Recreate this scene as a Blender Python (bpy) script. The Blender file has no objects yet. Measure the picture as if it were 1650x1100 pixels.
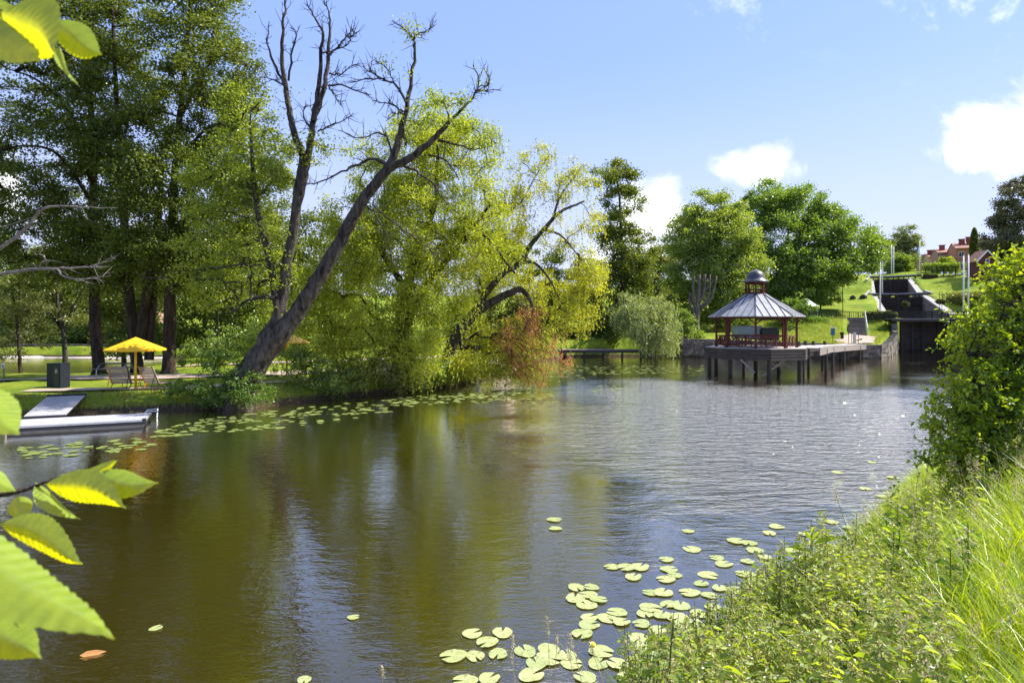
import bpy, math, random
import numpy as np
from mathutils import Vector, Matrix
random.seed(7)
RNG = np.random.default_rng(7)
R = math.radians
S = bpy.context.scene
COL = S.collection

# ------------------------------------------------------------------ camera
F, HOR, EYE = 1000.0, 520.0, 4.5          # focal length in photo pixels, horizon row, eye height above the water
cd = bpy.data.cameras.new("camera")
cam = bpy.data.objects.new("camera", cd); COL.objects.link(cam)
cam.location = (0, 0, EYE); cam.rotation_euler = (R(90), 0, 0)
cd.sensor_width = 36; cd.lens = 36 * F / 1650; cd.shift_y = -(550 - HOR) / 1650
cd.clip_start = 0.05; cd.clip_end = 6000
cd.dof.use_dof = True; cd.dof.focus_distance = 26; cd.dof.aperture_fstop = 8
S.camera = cam

# ------------------------------------------------------------------ light
SUNV = Vector((2.33, .52, 2.72)).normalized()
EL = math.asin(SUNV.z); AZ = math.atan2(SUNV.x, SUNV.y)
SKY_STRENGTH = 0.124
sl = bpy.data.lights.new("sun", 'SUN'); sl.energy = 5.0; sl.angle = R(0.53); sl.color = (1, 0.95, 0.86)
sun = bpy.data.objects.new("sun", sl); COL.objects.link(sun)
sun.rotation_euler = (-SUNV).to_track_quat('-Z', 'Y').to_euler()
S.view_settings.view_transform = 'Standard'; S.view_settings.look = 'None'
S.view_settings.gamma = 1; S.view_settings.exposure = 1.07

class NT:
    """small helper round a node tree"""
    def __init__(s, t): s.t = t; s.n = t.nodes; s.l = t.links
    def add(s, typ, **kw):
        n = s.n.new(typ)
        for k, v in kw.items(): setattr(n, k, v)
        return n
    def put(s, sock, v):
        if isinstance(v, bpy.types.NodeSocket): s.l.new(v, sock)
        elif v is not None: sock.default_value = v
    def math(s, op, a, b=None, c=None, clamp=False):
        n = s.add('ShaderNodeMath', operation=op, use_clamp=clamp)
        for i, v in enumerate((a, b, c)): s.put(n.inputs[i], v)
        return n.outputs[0]
    def mix(s, fac, a, b, blend='MIX'):
        n = s.add('ShaderNodeMix', data_type='RGBA', blend_type=blend)
        s.put(n.inputs[0], fac)
        for i, v in ((6, a), (7, b)):
            if isinstance(v, tuple) and len(v) == 3: v = (*v, 1)
            s.put(n.inputs[i], v)
        return n.outputs[2]
    def noise(s, vec=None, scale=5, detail=3, rough=.55, dist=0):
        n = s.add('ShaderNodeTexNoise')
        s.put(n.inputs['Vector'], vec); n.inputs['Scale'].default_value = scale
        n.inputs['Detail'].default_value = detail; n.inputs['Roughness'].default_value = rough
        n.inputs['Distortion'].default_value = dist
        return n.outputs[0]
    def ramp(s, fac, stops):
        n = s.add('ShaderNodeValToRGB'); e = n.color_ramp.elements
        while len(e) < len(stops): e.new(.5)
        for i, (p, c) in enumerate(stops):
            e[i].position = p; e[i].color = (*c, 1) if len(c) == 3 else c
        s.put(n.inputs[0], fac)
        return n.outputs[0]
    def step(s, x, a, b):
        n = s.add('ShaderNodeMapRange', interpolation_type='SMOOTHSTEP', clamp=True)
        s.put(n.inputs[0], x); n.inputs[1].default_value = a; n.inputs[2].default_value = b
        return n.outputs[0]
    def mapping(s, vec, scale=(1, 1, 1), rot=(0, 0, 0)):
        n = s.add('ShaderNodeMapping'); s.put(n.inputs[0], vec)
        n.inputs['Scale'].default_value = scale; n.inputs['Rotation'].default_value = rot
        return n.outputs[0]

def make_world():
    w = bpy.data.worlds.new("World"); S.world = w; w.use_nodes = True
    t = NT(w.node_tree); t.n.clear()
    sky = t.add('ShaderNodeTexSky', sky_type='NISHITA', sun_disc=False)
    sky.sun_elevation = EL; sky.sun_rotation = AZ; sky.air_density = 1.0; sky.dust_density = .35; sky.ozone_density = 1.6
    tc = t.add('ShaderNodeTexCoord')
    sep = t.add('ShaderNodeSeparateXYZ'); t.put(sep.inputs[0], tc.outputs['Generated'])
    yy = t.math('MAXIMUM', sep.outputs[1], .06)
    u = t.math('DIVIDE', sep.outputs[0], yy); wv = t.math('DIVIDE', sep.outputs[2], yy)
    cmb = t.add('ShaderNodeCombineXYZ'); t.put(cmb.inputs[0], u); t.put(cmb.inputs[1], wv)
    n1 = t.noise(cmb.outputs[0], 9, 7, .62, .3); n2 = t.noise(cmb.outputs[0], 30, 5, .6)
    nn = t.math('ADD', t.math('MULTIPLY', t.math('SUBTRACT', n1, .5), 2.6), t.math('MULTIPLY', t.math('SUBTRACT', n2, .5), .5))
    best = None
    for (a, b, ra, rb) in ((.85, .315, .12, .070), (.75, .285, .05, .035), (.405, .250, .065, .026), (.43, .272, .03, .025), (.225, .175, .055, .055),
                           (.18, .12, .07, .06), (-.84, .22, .05, .08), (.75, .88, .60, .28), (.22, .96, .45, .28), (1.35, .5, .4, .25), (.5, 1.7, .9, .45), (-.25, 1.05, .22, .16), (-.9, 1.2, .3, .15)):
        dx = t.math('DIVIDE', t.math('SUBTRACT', u, a), ra); dz = t.math('DIVIDE', t.math('SUBTRACT', wv, b), rb)
        d = t.math('SUBTRACT', 1.0, t.math('SQRT', t.math('ADD', t.math('MULTIPLY', dx, dx), t.math('MULTIPLY', dz, dz))))
        best = d if best is None else t.math('MAXIMUM', best, d)
    cl = t.step(t.math('ADD', best, nn), -.35, .70)
    # faint veil of thin cloud
    veil = t.math('MULTIPLY', t.step(t.noise(t.mapping(cmb.outputs[0], (1.2, 3.5, 1)), 2.2, 6, .6, .4), .62, .95), .22)
    cl = t.math('MAXIMUM', cl, veil)
    hor = t.math('MULTIPLY', t.step(t.math('ABSOLUTE', sep.outputs[2]), .42, .0), .85)
    soft = t.mix(.62, sky.outputs[0], (1.75, 2.75, 5.0))
    base = t.mix(1.0, t.mix(hor, soft, (3.55, 3.95, 4.55)), (.92, .87, 1.0), 'MULTIPLY')
    lit = t.mix(t.step(wv, .55, .75), (7.2, 7.2, 7.2), (15.0, 15.0, 15.0))      # unseen clouds above the view, added and brightened to whiten the water reflections
    shade = t.mix(t.step(t.math('ADD', n1, t.math('MULTIPLY', n2, .4)), .5, .85), (4.3, 4.5, 4.9), lit)
    colr = t.mix(cl, base, shade)
    bg = t.add('ShaderNodeBackground'); t.put(bg.inputs[0], colr); bg.inputs[1].default_value = SKY_STRENGTH
    out = t.add('ShaderNodeOutputWorld'); t.put(out.inputs[0], bg.outputs[0])
make_world()

# ------------------------------------------------------------------ helpers
def P(u, v, Y):
    """world point seen at photo pixel (u, v) at depth Y"""
    return Vector(((u - 825) * Y / F, Y, EYE - (v - HOR) * Y / F))

def tag(o, label=None, cat=None, group=None, kind=None):
    if label: o['label'] = label
    if cat: o['category'] = cat
    if group: o['group'] = group
    if kind: o['kind'] = kind
    return o

def empty(name, loc, label=None, cat=None, group=None, rz=0):
    o = bpy.data.objects.new(name, None); COL.objects.link(o)
    o.location = loc; o.rotation_euler = (0, 0, rz); o.empty_display_size = .3
    return tag(o, label, cat, group)

class MB:
    def __init__(s): s.V = []; s.Q = []; s.T = []; s.n = 0
    def add(s, V, Q=None, T=None):
        V = np.asarray(V, float).reshape(-1, 3)
        if Q is not None and len(Q): s.Q.append(np.asarray(Q, int).reshape(-1, 4) + s.n)
        if T is not None and len(T): s.T.append(np.asarray(T, int).reshape(-1, 3) + s.n)
        s.V.append(V); s.n += len(V)
    BQ = [(0, 1, 3, 2), (4, 6, 7, 5), (0, 4, 5, 1), (2, 3, 7, 6), (0, 2, 6, 4), (1, 5, 7, 3)]
    def hexa(s, v8): s.add(v8, s.BQ)
    def box(s, c, size, rz=0, M=None):
        x, y, z = [a / 2 for a in size]
        v = np.array([(i, j, k) for i in (-x, x) for j in (-y, y) for k in (-z, z)])
        if rz:
            cs, sn = math.cos(rz), math.sin(rz)
            v = np.c_[v[:, 0] * cs - v[:, 1] * sn, v[:, 0] * sn + v[:, 1] * cs, v[:, 2]]
        if M is not None: v = v @ np.array(M.to_3x3()).T
        s.hexa(v + np.array(c))
    def beam(s, a, b, w, h, up=(0, 0, 1)):
        a = np.array(a, float); b = np.array(b, float)
        t = b - a; t /= np.linalg.norm(t) + 1e-9
        up = np.array(up, float)
        if abs(t @ up) > .98: up = np.array((0, 1, 0.))
        sx = np.cross(t, up); sx /= np.linalg.norm(sx); uz = np.cross(sx, t)
        s.hexa([p + i * sx * w / 2 + k * uz * h / 2 for p in (a, b) for i in (-1, 1) for k in (-1, 1)])
    def tube(s, pts, rad, n=6, cap=False):
        pts = np.asarray(pts, float); m = len(pts)
        rad = np.broadcast_to(np.asarray(rad, float), (m,))
        t = np.gradient(pts, axis=0); t /= np.linalg.norm(t, axis=1)[:, None] + 1e-9
        tm = t.mean(0); ref = np.array((1, 0, 0.)) if abs(tm[0]) < .75 * np.linalg.norm(tm) + 1e-9 else np.array((0, 1, 0.))
        a = np.cross(t, ref); a /= np.linalg.norm(a, axis=1)[:, None] + 1e-9
        b = np.cross(t, a)
        th = np.arange(n) * 2 * math.pi / n
        ring = a[:, None, :] * np.cos(th)[None, :, None] + b[:, None, :] * np.sin(th)[None, :, None]
        V = pts[:, None, :] + ring * rad[:, None, None]
        i = np.arange(m - 1)[:, None] * n; j = np.arange(n)[None, :]; j2 = (j + 1) % n
        Q = np.stack([i + j, i + j2, i + n + j2, i + n + j], -1).reshape(-1, 4)
        T = []
        V = V.reshape(-1, 3)
        if cap:
            k = len(V); V = np.vstack([V, pts[:1], pts[-1:]])
            for q in range(n):
                T.append((k, (q + 1) % n, q)); T.append((k + 1, (m - 1) * n + q, (m - 1) * n + (q + 1) % n))
        s.add(V, Q, T)
    def cyl(s, a, b, r, n=10, r2=None): s.tube([a, b], [r, r if r2 is None else r2], n, True)
    def lathe(s, prof, n=24, c=(0, 0, 0)):
        th = np.arange(n) * 2 * math.pi / n; m = len(prof)
        V = np.array([[(r * math.cos(a), r * math.sin(a), z) for a in th] for r, z in prof]).reshape(-1, 3) + np.array(c)
        i = np.arange(m - 1)[:, None] * n; j = np.arange(n)[None, :]; j2 = (j + 1) % n
        s.add(V, np.stack([i + j, i + j2, i + n + j2, i + n + j], -1).reshape(-1, 4))
    def prism(s, poly, z0, z1):
        """convex polygon extruded"""
        n = len(poly); V = [(x, y, z0) for x, y in poly] + [(x, y, z1) for x, y in poly]
        V += [(sum(p[0] for p in poly) / n, sum(p[1] for p in poly) / n, z) for z in (z0, z1)]
        s.add(V, [(i, (i + 1) % n, n + (i + 1) % n, n + i) for i in range(n)],
              [(2 * n, (i + 1) % n, i) for i in range(n)] + [(2 * n + 1, n + i, n + (i + 1) % n) for i in range(n)])
    def build(s, name, mat, parent=None, loc=None, smooth=False):
        V = np.vstack(s.V) if s.V else np.zeros((0, 3))
        if loc is not None: V = V - np.array(loc)
        Q = np.vstack(s.Q) if s.Q else np.zeros((0, 4), int)
        T = np.vstack(s.T) if s.T else np.zeros((0, 3), int)
        me = bpy.data.meshes.new(name)
        me.vertices.add(len(V)); me.vertices.foreach_set('co', V.astype(np.float32).ravel())
        me.loops.add(Q.size + T.size)
        me.loops.foreach_set('vertex_index', np.concatenate([Q.ravel(), T.ravel()]).astype(np.int32))
        me.polygons.add(len(Q) + len(T))
        ls = np.concatenate([np.arange(len(Q)) * 4, Q.size + np.arange(len(T)) * 3]).astype(np.int32)
        me.polygons.foreach_set('loop_start', ls)
        me.polygons.foreach_set('use_smooth', np.full(len(ls), smooth, bool))
        me.update(calc_edges=True); me.validate()
        if mat: me.materials.append(mat)
        o = bpy.data.objects.new(name, me); COL.objects.link(o)
        if parent is not None: o.parent = parent
        elif loc is not None: o.location = loc
        return o

def copy_thing(o, loc, rz=0, scale=None, label=None, group=None):
    c = o.copy(); COL.objects.link(c); c.location = loc; c.rotation_euler = (0, 0, rz)
    if scale: c.scale = (scale,) * 3
    if label: c['label'] = label
    if group: c['group'] = group
    for ch in list(o.children):
        k = ch.copy(); COL.objects.link(k); k.parent = c
        for g in list(ch.children):
            q = g.copy(); COL.objects.link(q); q.parent = k
    return c

# ------------------------------------------------------------------ materials
def mat(name, col, rough=.8, col2=None, nscale=4, bump=0, bscale=20, metal=0, spec=.4, stretch=(1, 1, 1), contrast=(.35, .65), mid=None):
    m = bpy.data.materials.new(name); m.use_nodes = True; t = NT(m.node_tree)
    b = t.n['Principled BSDF']; b.inputs['Roughness'].default_value = rough; b.inputs['Metallic'].default_value = metal
    b.inputs['Specular IOR Level'].default_value = spec
    tc = t.add('ShaderNodeTexCoord'); vec = t.mapping(tc.outputs['Object'], stretch)
    if col2:
        stops = [(contrast[0], col), (contrast[1], col2)]
        if mid: stops = [(contrast[0], col), (.5, mid), (contrast[1], col2)]
        t.put(b.inputs['Base Color'], t.ramp(t.noise(vec, nscale, 6, .65), stops))
    else: b.inputs['Base Color'].default_value = (*col, 1)
    if bump:
        bn = t.add('ShaderNodeBump'); bn.inputs['Strength'].default_value = min(1, bump); bn.inputs['Distance'].default_value = .05 if bump <= 1 else .14
        t.put(bn.inputs['Height'], t.noise(vec, bscale, 5, .6)); t.put(b.inputs['Normal'], bn.outputs[0])
    return m

def leafmat(name, c1, c2, trans=.45, tcol=None, gloss=.05, grough=.38, patch=.25, pscale=.6):
    """leaf: diffuse + light coming through + a little gloss, colour varies from leaf to leaf and from clump to clump"""
    m = bpy.data.materials.new(name); m.use_nodes = True; t = NT(m.node_tree); t.n.clear()
    g = t.add('ShaderNodeNewGeometry'); tc = t.add('ShaderNodeTexCoord')
    f = t.math('ADD', t.math('MULTIPLY', g.outputs['Random Per Island'], 1 - patch), t.math('MULTIPLY', t.step(t.noise(tc.outputs['Object'], pscale, 2), .3, .7), patch))
    c = t.mix(f, c1, c2)
    tc2 = t.mix(1.0, c, tcol or (2.1, 1.9, .5), 'MULTIPLY')
    d = t.add('ShaderNodeBsdfDiffuse'); t.put(d.inputs[0], c)
    tr = t.add('ShaderNodeBsdfTranslucent'); t.put(tr.inputs[0], tc2)
    mx = t.add('ShaderNodeMixShader'); mx.inputs[0].default_value = trans; t.put(mx.inputs[1], d.outputs[0]); t.put(mx.inputs[2], tr.outputs[0])
    gl = t.add('ShaderNodeBsdfGlossy'); gl.inputs['Roughness'].default_value = grough; gl.inputs[0].default_value = (.95, 1, .9, 1)
    m2 = t.add('ShaderNodeMixShader'); m2.inputs[0].default_value = gloss; t.put(m2.inputs[1], mx.outputs[0]); t.put(m2.inputs[2], gl.outputs[0])
    o = t.add('ShaderNodeOutputMaterial'); t.put(o.inputs[0], m2.outputs[0])
    return m

M = {}
M['bark'] = mat('bark dark', (.017, .014, .011), .95, (.13, .112, .09), 5.5, 1.6, 10, stretch=(1, 1, .22), spec=.15)
M['bark_brown'] = mat('bark brown', (.020, .014, .010), .95, (.085, .06, .045), 4.5, 1.5, 11, stretch=(1, 1, .22), spec=.15)
M['bark_pale'] = mat('bark pale grey', (.12, .105, .09), .9, (.33, .29, .25), 5, .8, 12, stretch=(1, 1, .3), spec=.15)
M['bark_mid'] = mat('bark grey brown', (.075, .062, .05), .95, (.21, .175, .145), 5, 1.2, 12, stretch=(1, 1, .3), spec=.1)
M['leaf_dark'] = leafmat('alder leaf', (.048, .076, .011), (.16, .205, .027), .47, gloss=.03)
M['leaf_mid'] = leafmat('lime leaf', (.08, .14, .022), (.20, .28, .048), .5, gloss=.05)
M['leaf_light'] = leafmat('young leaf', (.11, .17, .020), (.30, .36, .05), .54, gloss=.03)
M['leaf_willow'] = leafmat('willow leaf', (.125, .172, .016), (.385, .415, .055), .54, (2.0, 1.95, .45), gloss=.025, patch=.4, pscale=.35)
M['leaf_yellow'] = leafmat('yellow willow leaf', (.15, .19, .018), (.42, .44, .06), .52, gloss=.025, patch=.4, pscale=.5)
M['leaf_birch'] = leafmat('birch leaf', (.08, .115, .035), (.20, .25, .085), .45)
M['leaf_olive'] = leafmat('olive leaf', (.075, .10, .020), (.19, .21, .055), .45)
M['leaf_maple'] = leafmat('maple leaf', (.058, .12, .018), (.175, .265, .042), .5, patch=.35, pscale=.25)
M['leaf_chestnut'] = leafmat('linden leaf', (.09, .15, .028), (.27, .34, .075), .52, patch=.4, pscale=.2)
M['leaf_grey'] = leafmat('grey willow leaf', (.14, .19, .075), (.33, .39, .19), .4, patch=.3)
M['leaf_orange'] = leafmat('withered leaf', (.42, .18, .05), (.74, .38, .13), .35, (1.3, 1.0, .6))
M['leaf_bronze'] = leafmat('bronze leaf', (.06, .068, .026), (.17, .17, .065), .35, (1.2, 1.1, .7))
M['leaf_bush'] = leafmat('bank bush leaf', (.09, .19, .014), (.32, .44, .03), .55, (1.9, 1.5, .25), gloss=.03, grough=.32)
M['leaf_shrub'] = leafmat('shrub leaf', (.05, .10, .016), (.15, .25, .04), .48, gloss=.035, grough=.4)
M['leaf_nettle'] = leafmat('nettle leaf', (.075, .15, .016), (.33, .41, .07), .5, gloss=.03, grough=.5, patch=.5, pscale=2.2)
M['nettle_flower'] = leafmat('nettle catkin', (.30, .29, .11), (.52, .48, .22), .4, (1.1, 1, .7))
M['grass_blade'] = leafmat('grass blade', (.11, .24, .010), (.43, .52, .035), .55, (1.6, 1.4, .35), gloss=.06, grough=.4, patch=.3)
M['grass_bank'] = leafmat('bank grass', (.07, .12, .018), (.28, .30, .045), .45)
M['straw'] = leafmat('grass seed head', (.40, .34, .19), (.62, .55, .36), .35, (1.1, 1, .8))
M['reed_dark'] = leafmat('dark stem', (.05, .08, .04), (.12, .17, .07), .3)
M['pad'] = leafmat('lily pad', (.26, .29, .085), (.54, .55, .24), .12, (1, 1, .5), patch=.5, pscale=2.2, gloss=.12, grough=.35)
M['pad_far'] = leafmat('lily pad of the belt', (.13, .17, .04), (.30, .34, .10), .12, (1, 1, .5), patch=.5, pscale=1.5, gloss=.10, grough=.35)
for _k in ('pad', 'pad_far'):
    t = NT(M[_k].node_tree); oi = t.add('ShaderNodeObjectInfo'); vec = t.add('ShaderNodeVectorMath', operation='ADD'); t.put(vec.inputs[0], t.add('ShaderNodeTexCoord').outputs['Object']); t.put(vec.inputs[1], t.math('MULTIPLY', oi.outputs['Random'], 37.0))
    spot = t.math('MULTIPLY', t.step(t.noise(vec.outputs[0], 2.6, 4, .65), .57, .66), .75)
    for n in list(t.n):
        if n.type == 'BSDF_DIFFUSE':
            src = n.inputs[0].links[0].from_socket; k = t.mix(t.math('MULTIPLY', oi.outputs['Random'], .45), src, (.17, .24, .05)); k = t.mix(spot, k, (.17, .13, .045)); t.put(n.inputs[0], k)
M['stone'] = mat('quay stone', (.045, .038, .032), .9, (.24, .20, .165), 1.3, .8, 8, mid=(.11, .095, .08))
M['stone_pale'] = mat('pale coping stone', (.20, .185, .175), .85, (.40, .38, .355), 2, .4, 10)
M['wood_dark'] = mat('tarred timber', (.014, .012, .011), .8, (.060, .050, .043), 4, .5, 14, stretch=(1, 1, 6))
M['wood_gate'] = mat('lock gate timber', (.012, .010, .009), .9, (.085, .052, .032), 1.6, .4, 10, stretch=(.4, .4, 3))
M['wood_grey'] = mat('weathered grey boards', (.13, .11, .095), .85, (.33, .285, .25), 5, .5, 20, stretch=(.5, .5, 8))
M['wood_fascia'] = mat('dark weathered boards', (.030, .025, .022), .85, (.080, .066, .058), 3, .5, 14, stretch=(.5, .5, 9))
M['deck'] = mat('walkway planks', (.36, .30, .275), .85, (.56, .48, .44), 6, .3, 20)
M['red_paint'] = mat('falun red paint', (.062, .009, .007), .6, (.115, .017, .012), 5, .2, 20)
M['roof_metal'] = mat('grey sheet metal', (.20, .205, .22), .42, (.31, .315, .335), 1.4, .15, 8, metal=.25)
M['roof_seam'] = mat('sheet metal seam', (.06, .062, .07), .5)
M['lead'] = mat('dark lead sheet', (.045, .046, .055), .42, (.085, .085, .095), 3, .15, 8, metal=.3)
M['yellow'] = mat('yellow canvas', (.78, .43, .006), .6, (.86, .49, .010), 3, .1, 20)
M['yellow_paint'] = mat('yellow paint', (.75, .46, .01), .4)
M['slat'] = mat('lounger slats', (.33, .25, .20), .8, (.48, .38, .32), 6, .3, 20, stretch=(8, 1, 1))
M['orange_metal'] = mat('orange metal', (.75, .22, .03), .5)
M['bin'] = mat('navy bin', (.004, .007, .014), .6, (.007, .011, .02), 3)
M['bin_face'] = mat('navy bin panel', (.010, .013, .020), .3, (.018, .021, .03), 2)
M['white'] = mat('white paint', (.78, .78, .78), .5, (.70, .70, .69), 2)
M['dock_white'] = mat('pale dock boards', (.27, .27, .29), .75, (.46, .45, .46), 2.5, .2, 12, stretch=(1, 6, 1))
M['dock_dark'] = mat('dock frame', (.03, .03, .035), .6)
M['dock_side'] = mat('dock side', (.22, .22, .22), .6, (.33, .32, .30), 3)
M['iron'] = mat('black iron', (.012, .012, .014), .5)
M['steel'] = mat('galvanised steel', (.45, .46, .48), .4, (.58, .59, .6), 4, metal=.5)
M['flag_blue'] = mat('blue cloth', (.02, .10, .32), .7)
M['flag_yellow'] = mat('yellow cloth', (.75, .55, .03), .7)
M['flag_grey'] = mat('grey blue cloth', (.18, .22, .32), .7)
M['flower'] = leafmat('hanging flowers', (.02, .035, .012), (.09, .10, .03), .3)
M['brick_orange'] = mat('orange brick', (.42, .16, .09), .85, (.52, .22, .13), 8)
M['brick_red'] = mat('red brick chimney', (.20, .05, .035), .85, (.30, .08, .055), 8)
M['plaster_pink'] = mat('brown pink plaster', (.36, .21, .15), .85, (.42, .26, .19), 2)
M['plaster_yellow'] = mat('yellow plaster', (.60, .44, .24), .85, (.68, .50, .29), 2)
M['plaster_grey'] = mat('grey brown plaster', (.24, .20, .16), .85, (.30, .25, .20), 2)
M['tile'] = mat('red roof tiles', (.23, .105, .07), .85, (.34, .165, .115), 3, .3, 30)
M['glass'] = mat('window glass', (.05, .06, .075), .12)
M['shed'] = mat('grey corrugated metal', (.16, .19, .23), .5, (.22, .25, .29), 2, metal=.2)
M['black_cover'] = mat('dark tarpaulin', (.012, .013, .014), .6)
M['info_blue'] = mat('blue sign board', (.02, .10, .25), .5)
M['info_grey'] = mat('grey sign board', (.10, .13, .15), .5)
M['concrete'] = mat('light concrete', (.42, .38, .34), .85, (.60, .55, .50), 1.5, .3, 14)

def make_ground_mat():
    m = bpy.data.materials.new('lawn and earth'); m.use_nodes = True; t = NT(m.node_tree); b = t.n['Principled BSDF']
    g = t.add('ShaderNodeNewGeometry'); tc = t.add('ShaderNodeTexCoord'); pos = tc.outputs['Object']
    big = t.noise(pos, .16, 4, .6); mid = t.noise(pos, 1.1, 5, .65); fine = t.noise(pos, 9, 4, .7)
    grass = t.mix(t.step(big, .35, .65), (.115, .195, .012), (.225, .285, .020))
    grass = t.mix(t.math('MULTIPLY', t.step(mid, .42, .70), .6), grass, (.33, .31, .055))
    grass = t.mix(t.math('MULTIPLY', t.step(fine, .45, .75), .55), grass, (.055, .105, .010))
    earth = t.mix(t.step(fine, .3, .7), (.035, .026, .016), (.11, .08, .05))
    sep = t.add('ShaderNodeSeparateXYZ'); t.put(sep.inputs[0], pos)
    sn = t.add('ShaderNodeSeparateXYZ'); t.put(sn.inputs[0], g.outputs['Normal'])
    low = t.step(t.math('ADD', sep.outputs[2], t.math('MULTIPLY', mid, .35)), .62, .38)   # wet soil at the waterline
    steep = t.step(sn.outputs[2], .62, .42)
    near = t.step(t.math('ADD', sep.outputs[1], t.math('MULTIPLY', mid, 2.0)), 21, 18)      # bare soil below the near-bank weeds, dark colour standing in for their shade
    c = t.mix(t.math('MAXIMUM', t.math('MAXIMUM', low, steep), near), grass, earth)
    t.put(b.inputs['Base Color'], c); b.inputs['Roughness'].default_value = .95; b.inputs['Specular IOR Level'].default_value = .1
    bn = t.add('ShaderNodeBump'); bn.inputs['Strength'].default_value = .9; bn.inputs['Distance'].default_value = .12
    t.put(bn.inputs['Height'], t.math('ADD', fine, t.math('MULTIPLY', t.noise(pos, 28, 3), .6))); t.put(b.inputs['Normal'], bn.outputs[0])
    return m
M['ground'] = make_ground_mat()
M['path'] = mat('gravel path', (.27, .20, .15), .95, (.46, .36, .285), 2.2, .4, 30, contrast=(.3, .7))

def make_water_mat():
    m = bpy.data.materials.new('canal water'); m.use_nodes = True; t = NT(m.node_tree); t.n.clear()
    tc = t.add('ShaderNodeTexCoord'); pos = tc.outputs['Object']
    wave = t.noise(t.mapping(pos, (.75, 2.1, 1), (0, 0, R(9))), 1.25, 2, .5, .35)
    wave2 = t.noise(t.mapping(pos, (.9, 2.3, 1), (0, 0, R(-14))), 3.1, 3, .55, .5)
    fine = t.noise(t.mapping(pos, (1, 1.7, 1), (0, 0, R(25))), 9.5, 2, .5, .3)
    sp = t.add('ShaderNodeSeparateXYZ'); t.put(sp.inputs[0], pos)      # a breeze ruffles the open middle of the basin
    ex = t.math('DIVIDE', t.math('SUBTRACT', sp.outputs[0], 13.5), 14.0); ey = t.math('DIVIDE', t.math('SUBTRACT', sp.outputs[1], 30.0), 21.0)
    rad = t.math('ADD', t.math('SQRT', t.math('ADD', t.math('MULTIPLY', ex, ex), t.math('MULTIPLY', ey, ey))), t.math('MULTIPLY', t.math('SUBTRACT', t.noise(pos, .16, 4, .6), .5), 1.1))
    gust = t.step(rad, 1.15, .55)
    amp = t.math('ADD', t.math('MULTIPLY', gust, 2.2), t.math('ADD', .17, t.math('MULTIPLY', t.step(t.noise(pos, .11, 3, .55), .42, .68), .24)))
    h = t.math('ADD', t.math('MULTIPLY', wave, .72), t.math('ADD', t.math('MULTIPLY', wave2, .58), t.math('MULTIPLY', fine, .20)))
    h = t.math('MULTIPLY', h, amp)
    bn = t.add('ShaderNodeBump'); bn.inputs['Strength'].default_value = 1; bn.inputs['Distance'].default_value = .055; t.put(bn.inputs['Height'], h)
    d = t.add('ShaderNodeBsdfDiffuse'); d.inputs[0].default_value = (.027, .0205, .002, 1)
    g = t.add('ShaderNodeBsdfGlossy'); g.inputs['Roughness'].default_value = .03; t.put(g.inputs['Normal'], bn.outputs[0]); g.inputs[0].default_value = (1, .955, .86, 1)
    fr = t.add('ShaderNodeFresnel'); fr.inputs['IOR'].default_value = 1.75; t.put(fr.inputs['Normal'], bn.outputs[0])
    fr2 = t.add('ShaderNodeFresnel'); fr2.inputs['IOR'].default_value = 1.6
    fac = t.math('MINIMUM', t.math('ADD', t.math('MULTIPLY', fr.outputs[0], 1.15), t.math('MULTIPLY', fr2.outputs[0], .95)), .97)
    mx = t.add('ShaderNodeMixShader'); t.put(mx.inputs[0], fac); t.put(mx.inputs[1], d.outputs[0]); t.put(mx.inputs[2], g.outputs[0])
    o = t.add('ShaderNodeOutputMaterial'); t.put(o.inputs[0], mx.outputs[0])
    return m
M['water'] = make_water_mat()

# ------------------------------------------------------------------ terrain
# outline of the canal basin with the width of the bank on each side that starts at the point
SHORE = [(-60, 3, 4), (-20, 4.6, 4), (-8, 5.6, 4), (-2, 6.1, 4), (1.3, 6.4, 4.2), (2.4, 7.4, 4.2), (3.8, 9.0, 4.2), (5.8, 11.2, 4), (8.0, 13.8, 3.6),
         (10.6, 16.6, 3), (17, 24, 2.5), (24, 33, 2.5), (38, 51, 2.5), (52.5, 70, 2.5), (67, 90, 2.5), (69, 92.5, .6), (69, 99, .6), (61, 99, .6), (58, 94, .6), (47, 79, .6),
         (44.4, 78.6, .6), (22.5, 82, .8), (16, 83, .8), (8, 82, 1.6), (3, 72, 1.6), (.5, 60, 1.5), (-1, 52, 1.4), (-2.8, 46.5, 1.3), (-5, 42, 1.2), (-8.4, 38.8, 1.1), (-11.4, 36, 1.1),
         (-13.6, 33.2, 1.2), (-16, 32, 1.3), (-18.2, 31.5, 1.3), (-21, 30.4, 1.3), (-24, 29.2, 1.4), (-30, 27.4, 1.5), (-45, 24, 1.5), (-60, 20, 1.5)]
POND = [(-110, 49, 1.2), (-60, 50, 1.2), (-38, 52.5, 1.2), (-33, 60, 1.2), (-42, 80, .5), (-110, 84, .5)]

def poly_dist(x, y, poly):
    """signed distance (inside positive) and the bank width of the nearest side"""
    p = np.array(poly); n = len(p)
    best = np.full(x.shape, 1e9); wid = np.zeros(x.shape); ins = np.zeros(x.shape, bool)
    for i in range(n):
        ax, ay, aw = p[i]; bx, by, _ = p[(i + 1) % n]
        dx, dy = bx - ax, by - ay
        t = np.clip(((x - ax) * dx + (y - ay) * dy) / (dx * dx + dy * dy), 0, 1)
        d = np.hypot(x - ax - t * dx, y - ay - t * dy)
        m = d < best; best = np.where(m, d, best); wid = np.where(m, aw, wid)
        c = ((ay > y) != (by > y))
        xi = ax + (y - ay) * dx / (dy if abs(dy) > 1e-9 else 1e-9)
        ins ^= c & (x < xi)
    return np.where(ins, best, -best), wid

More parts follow.
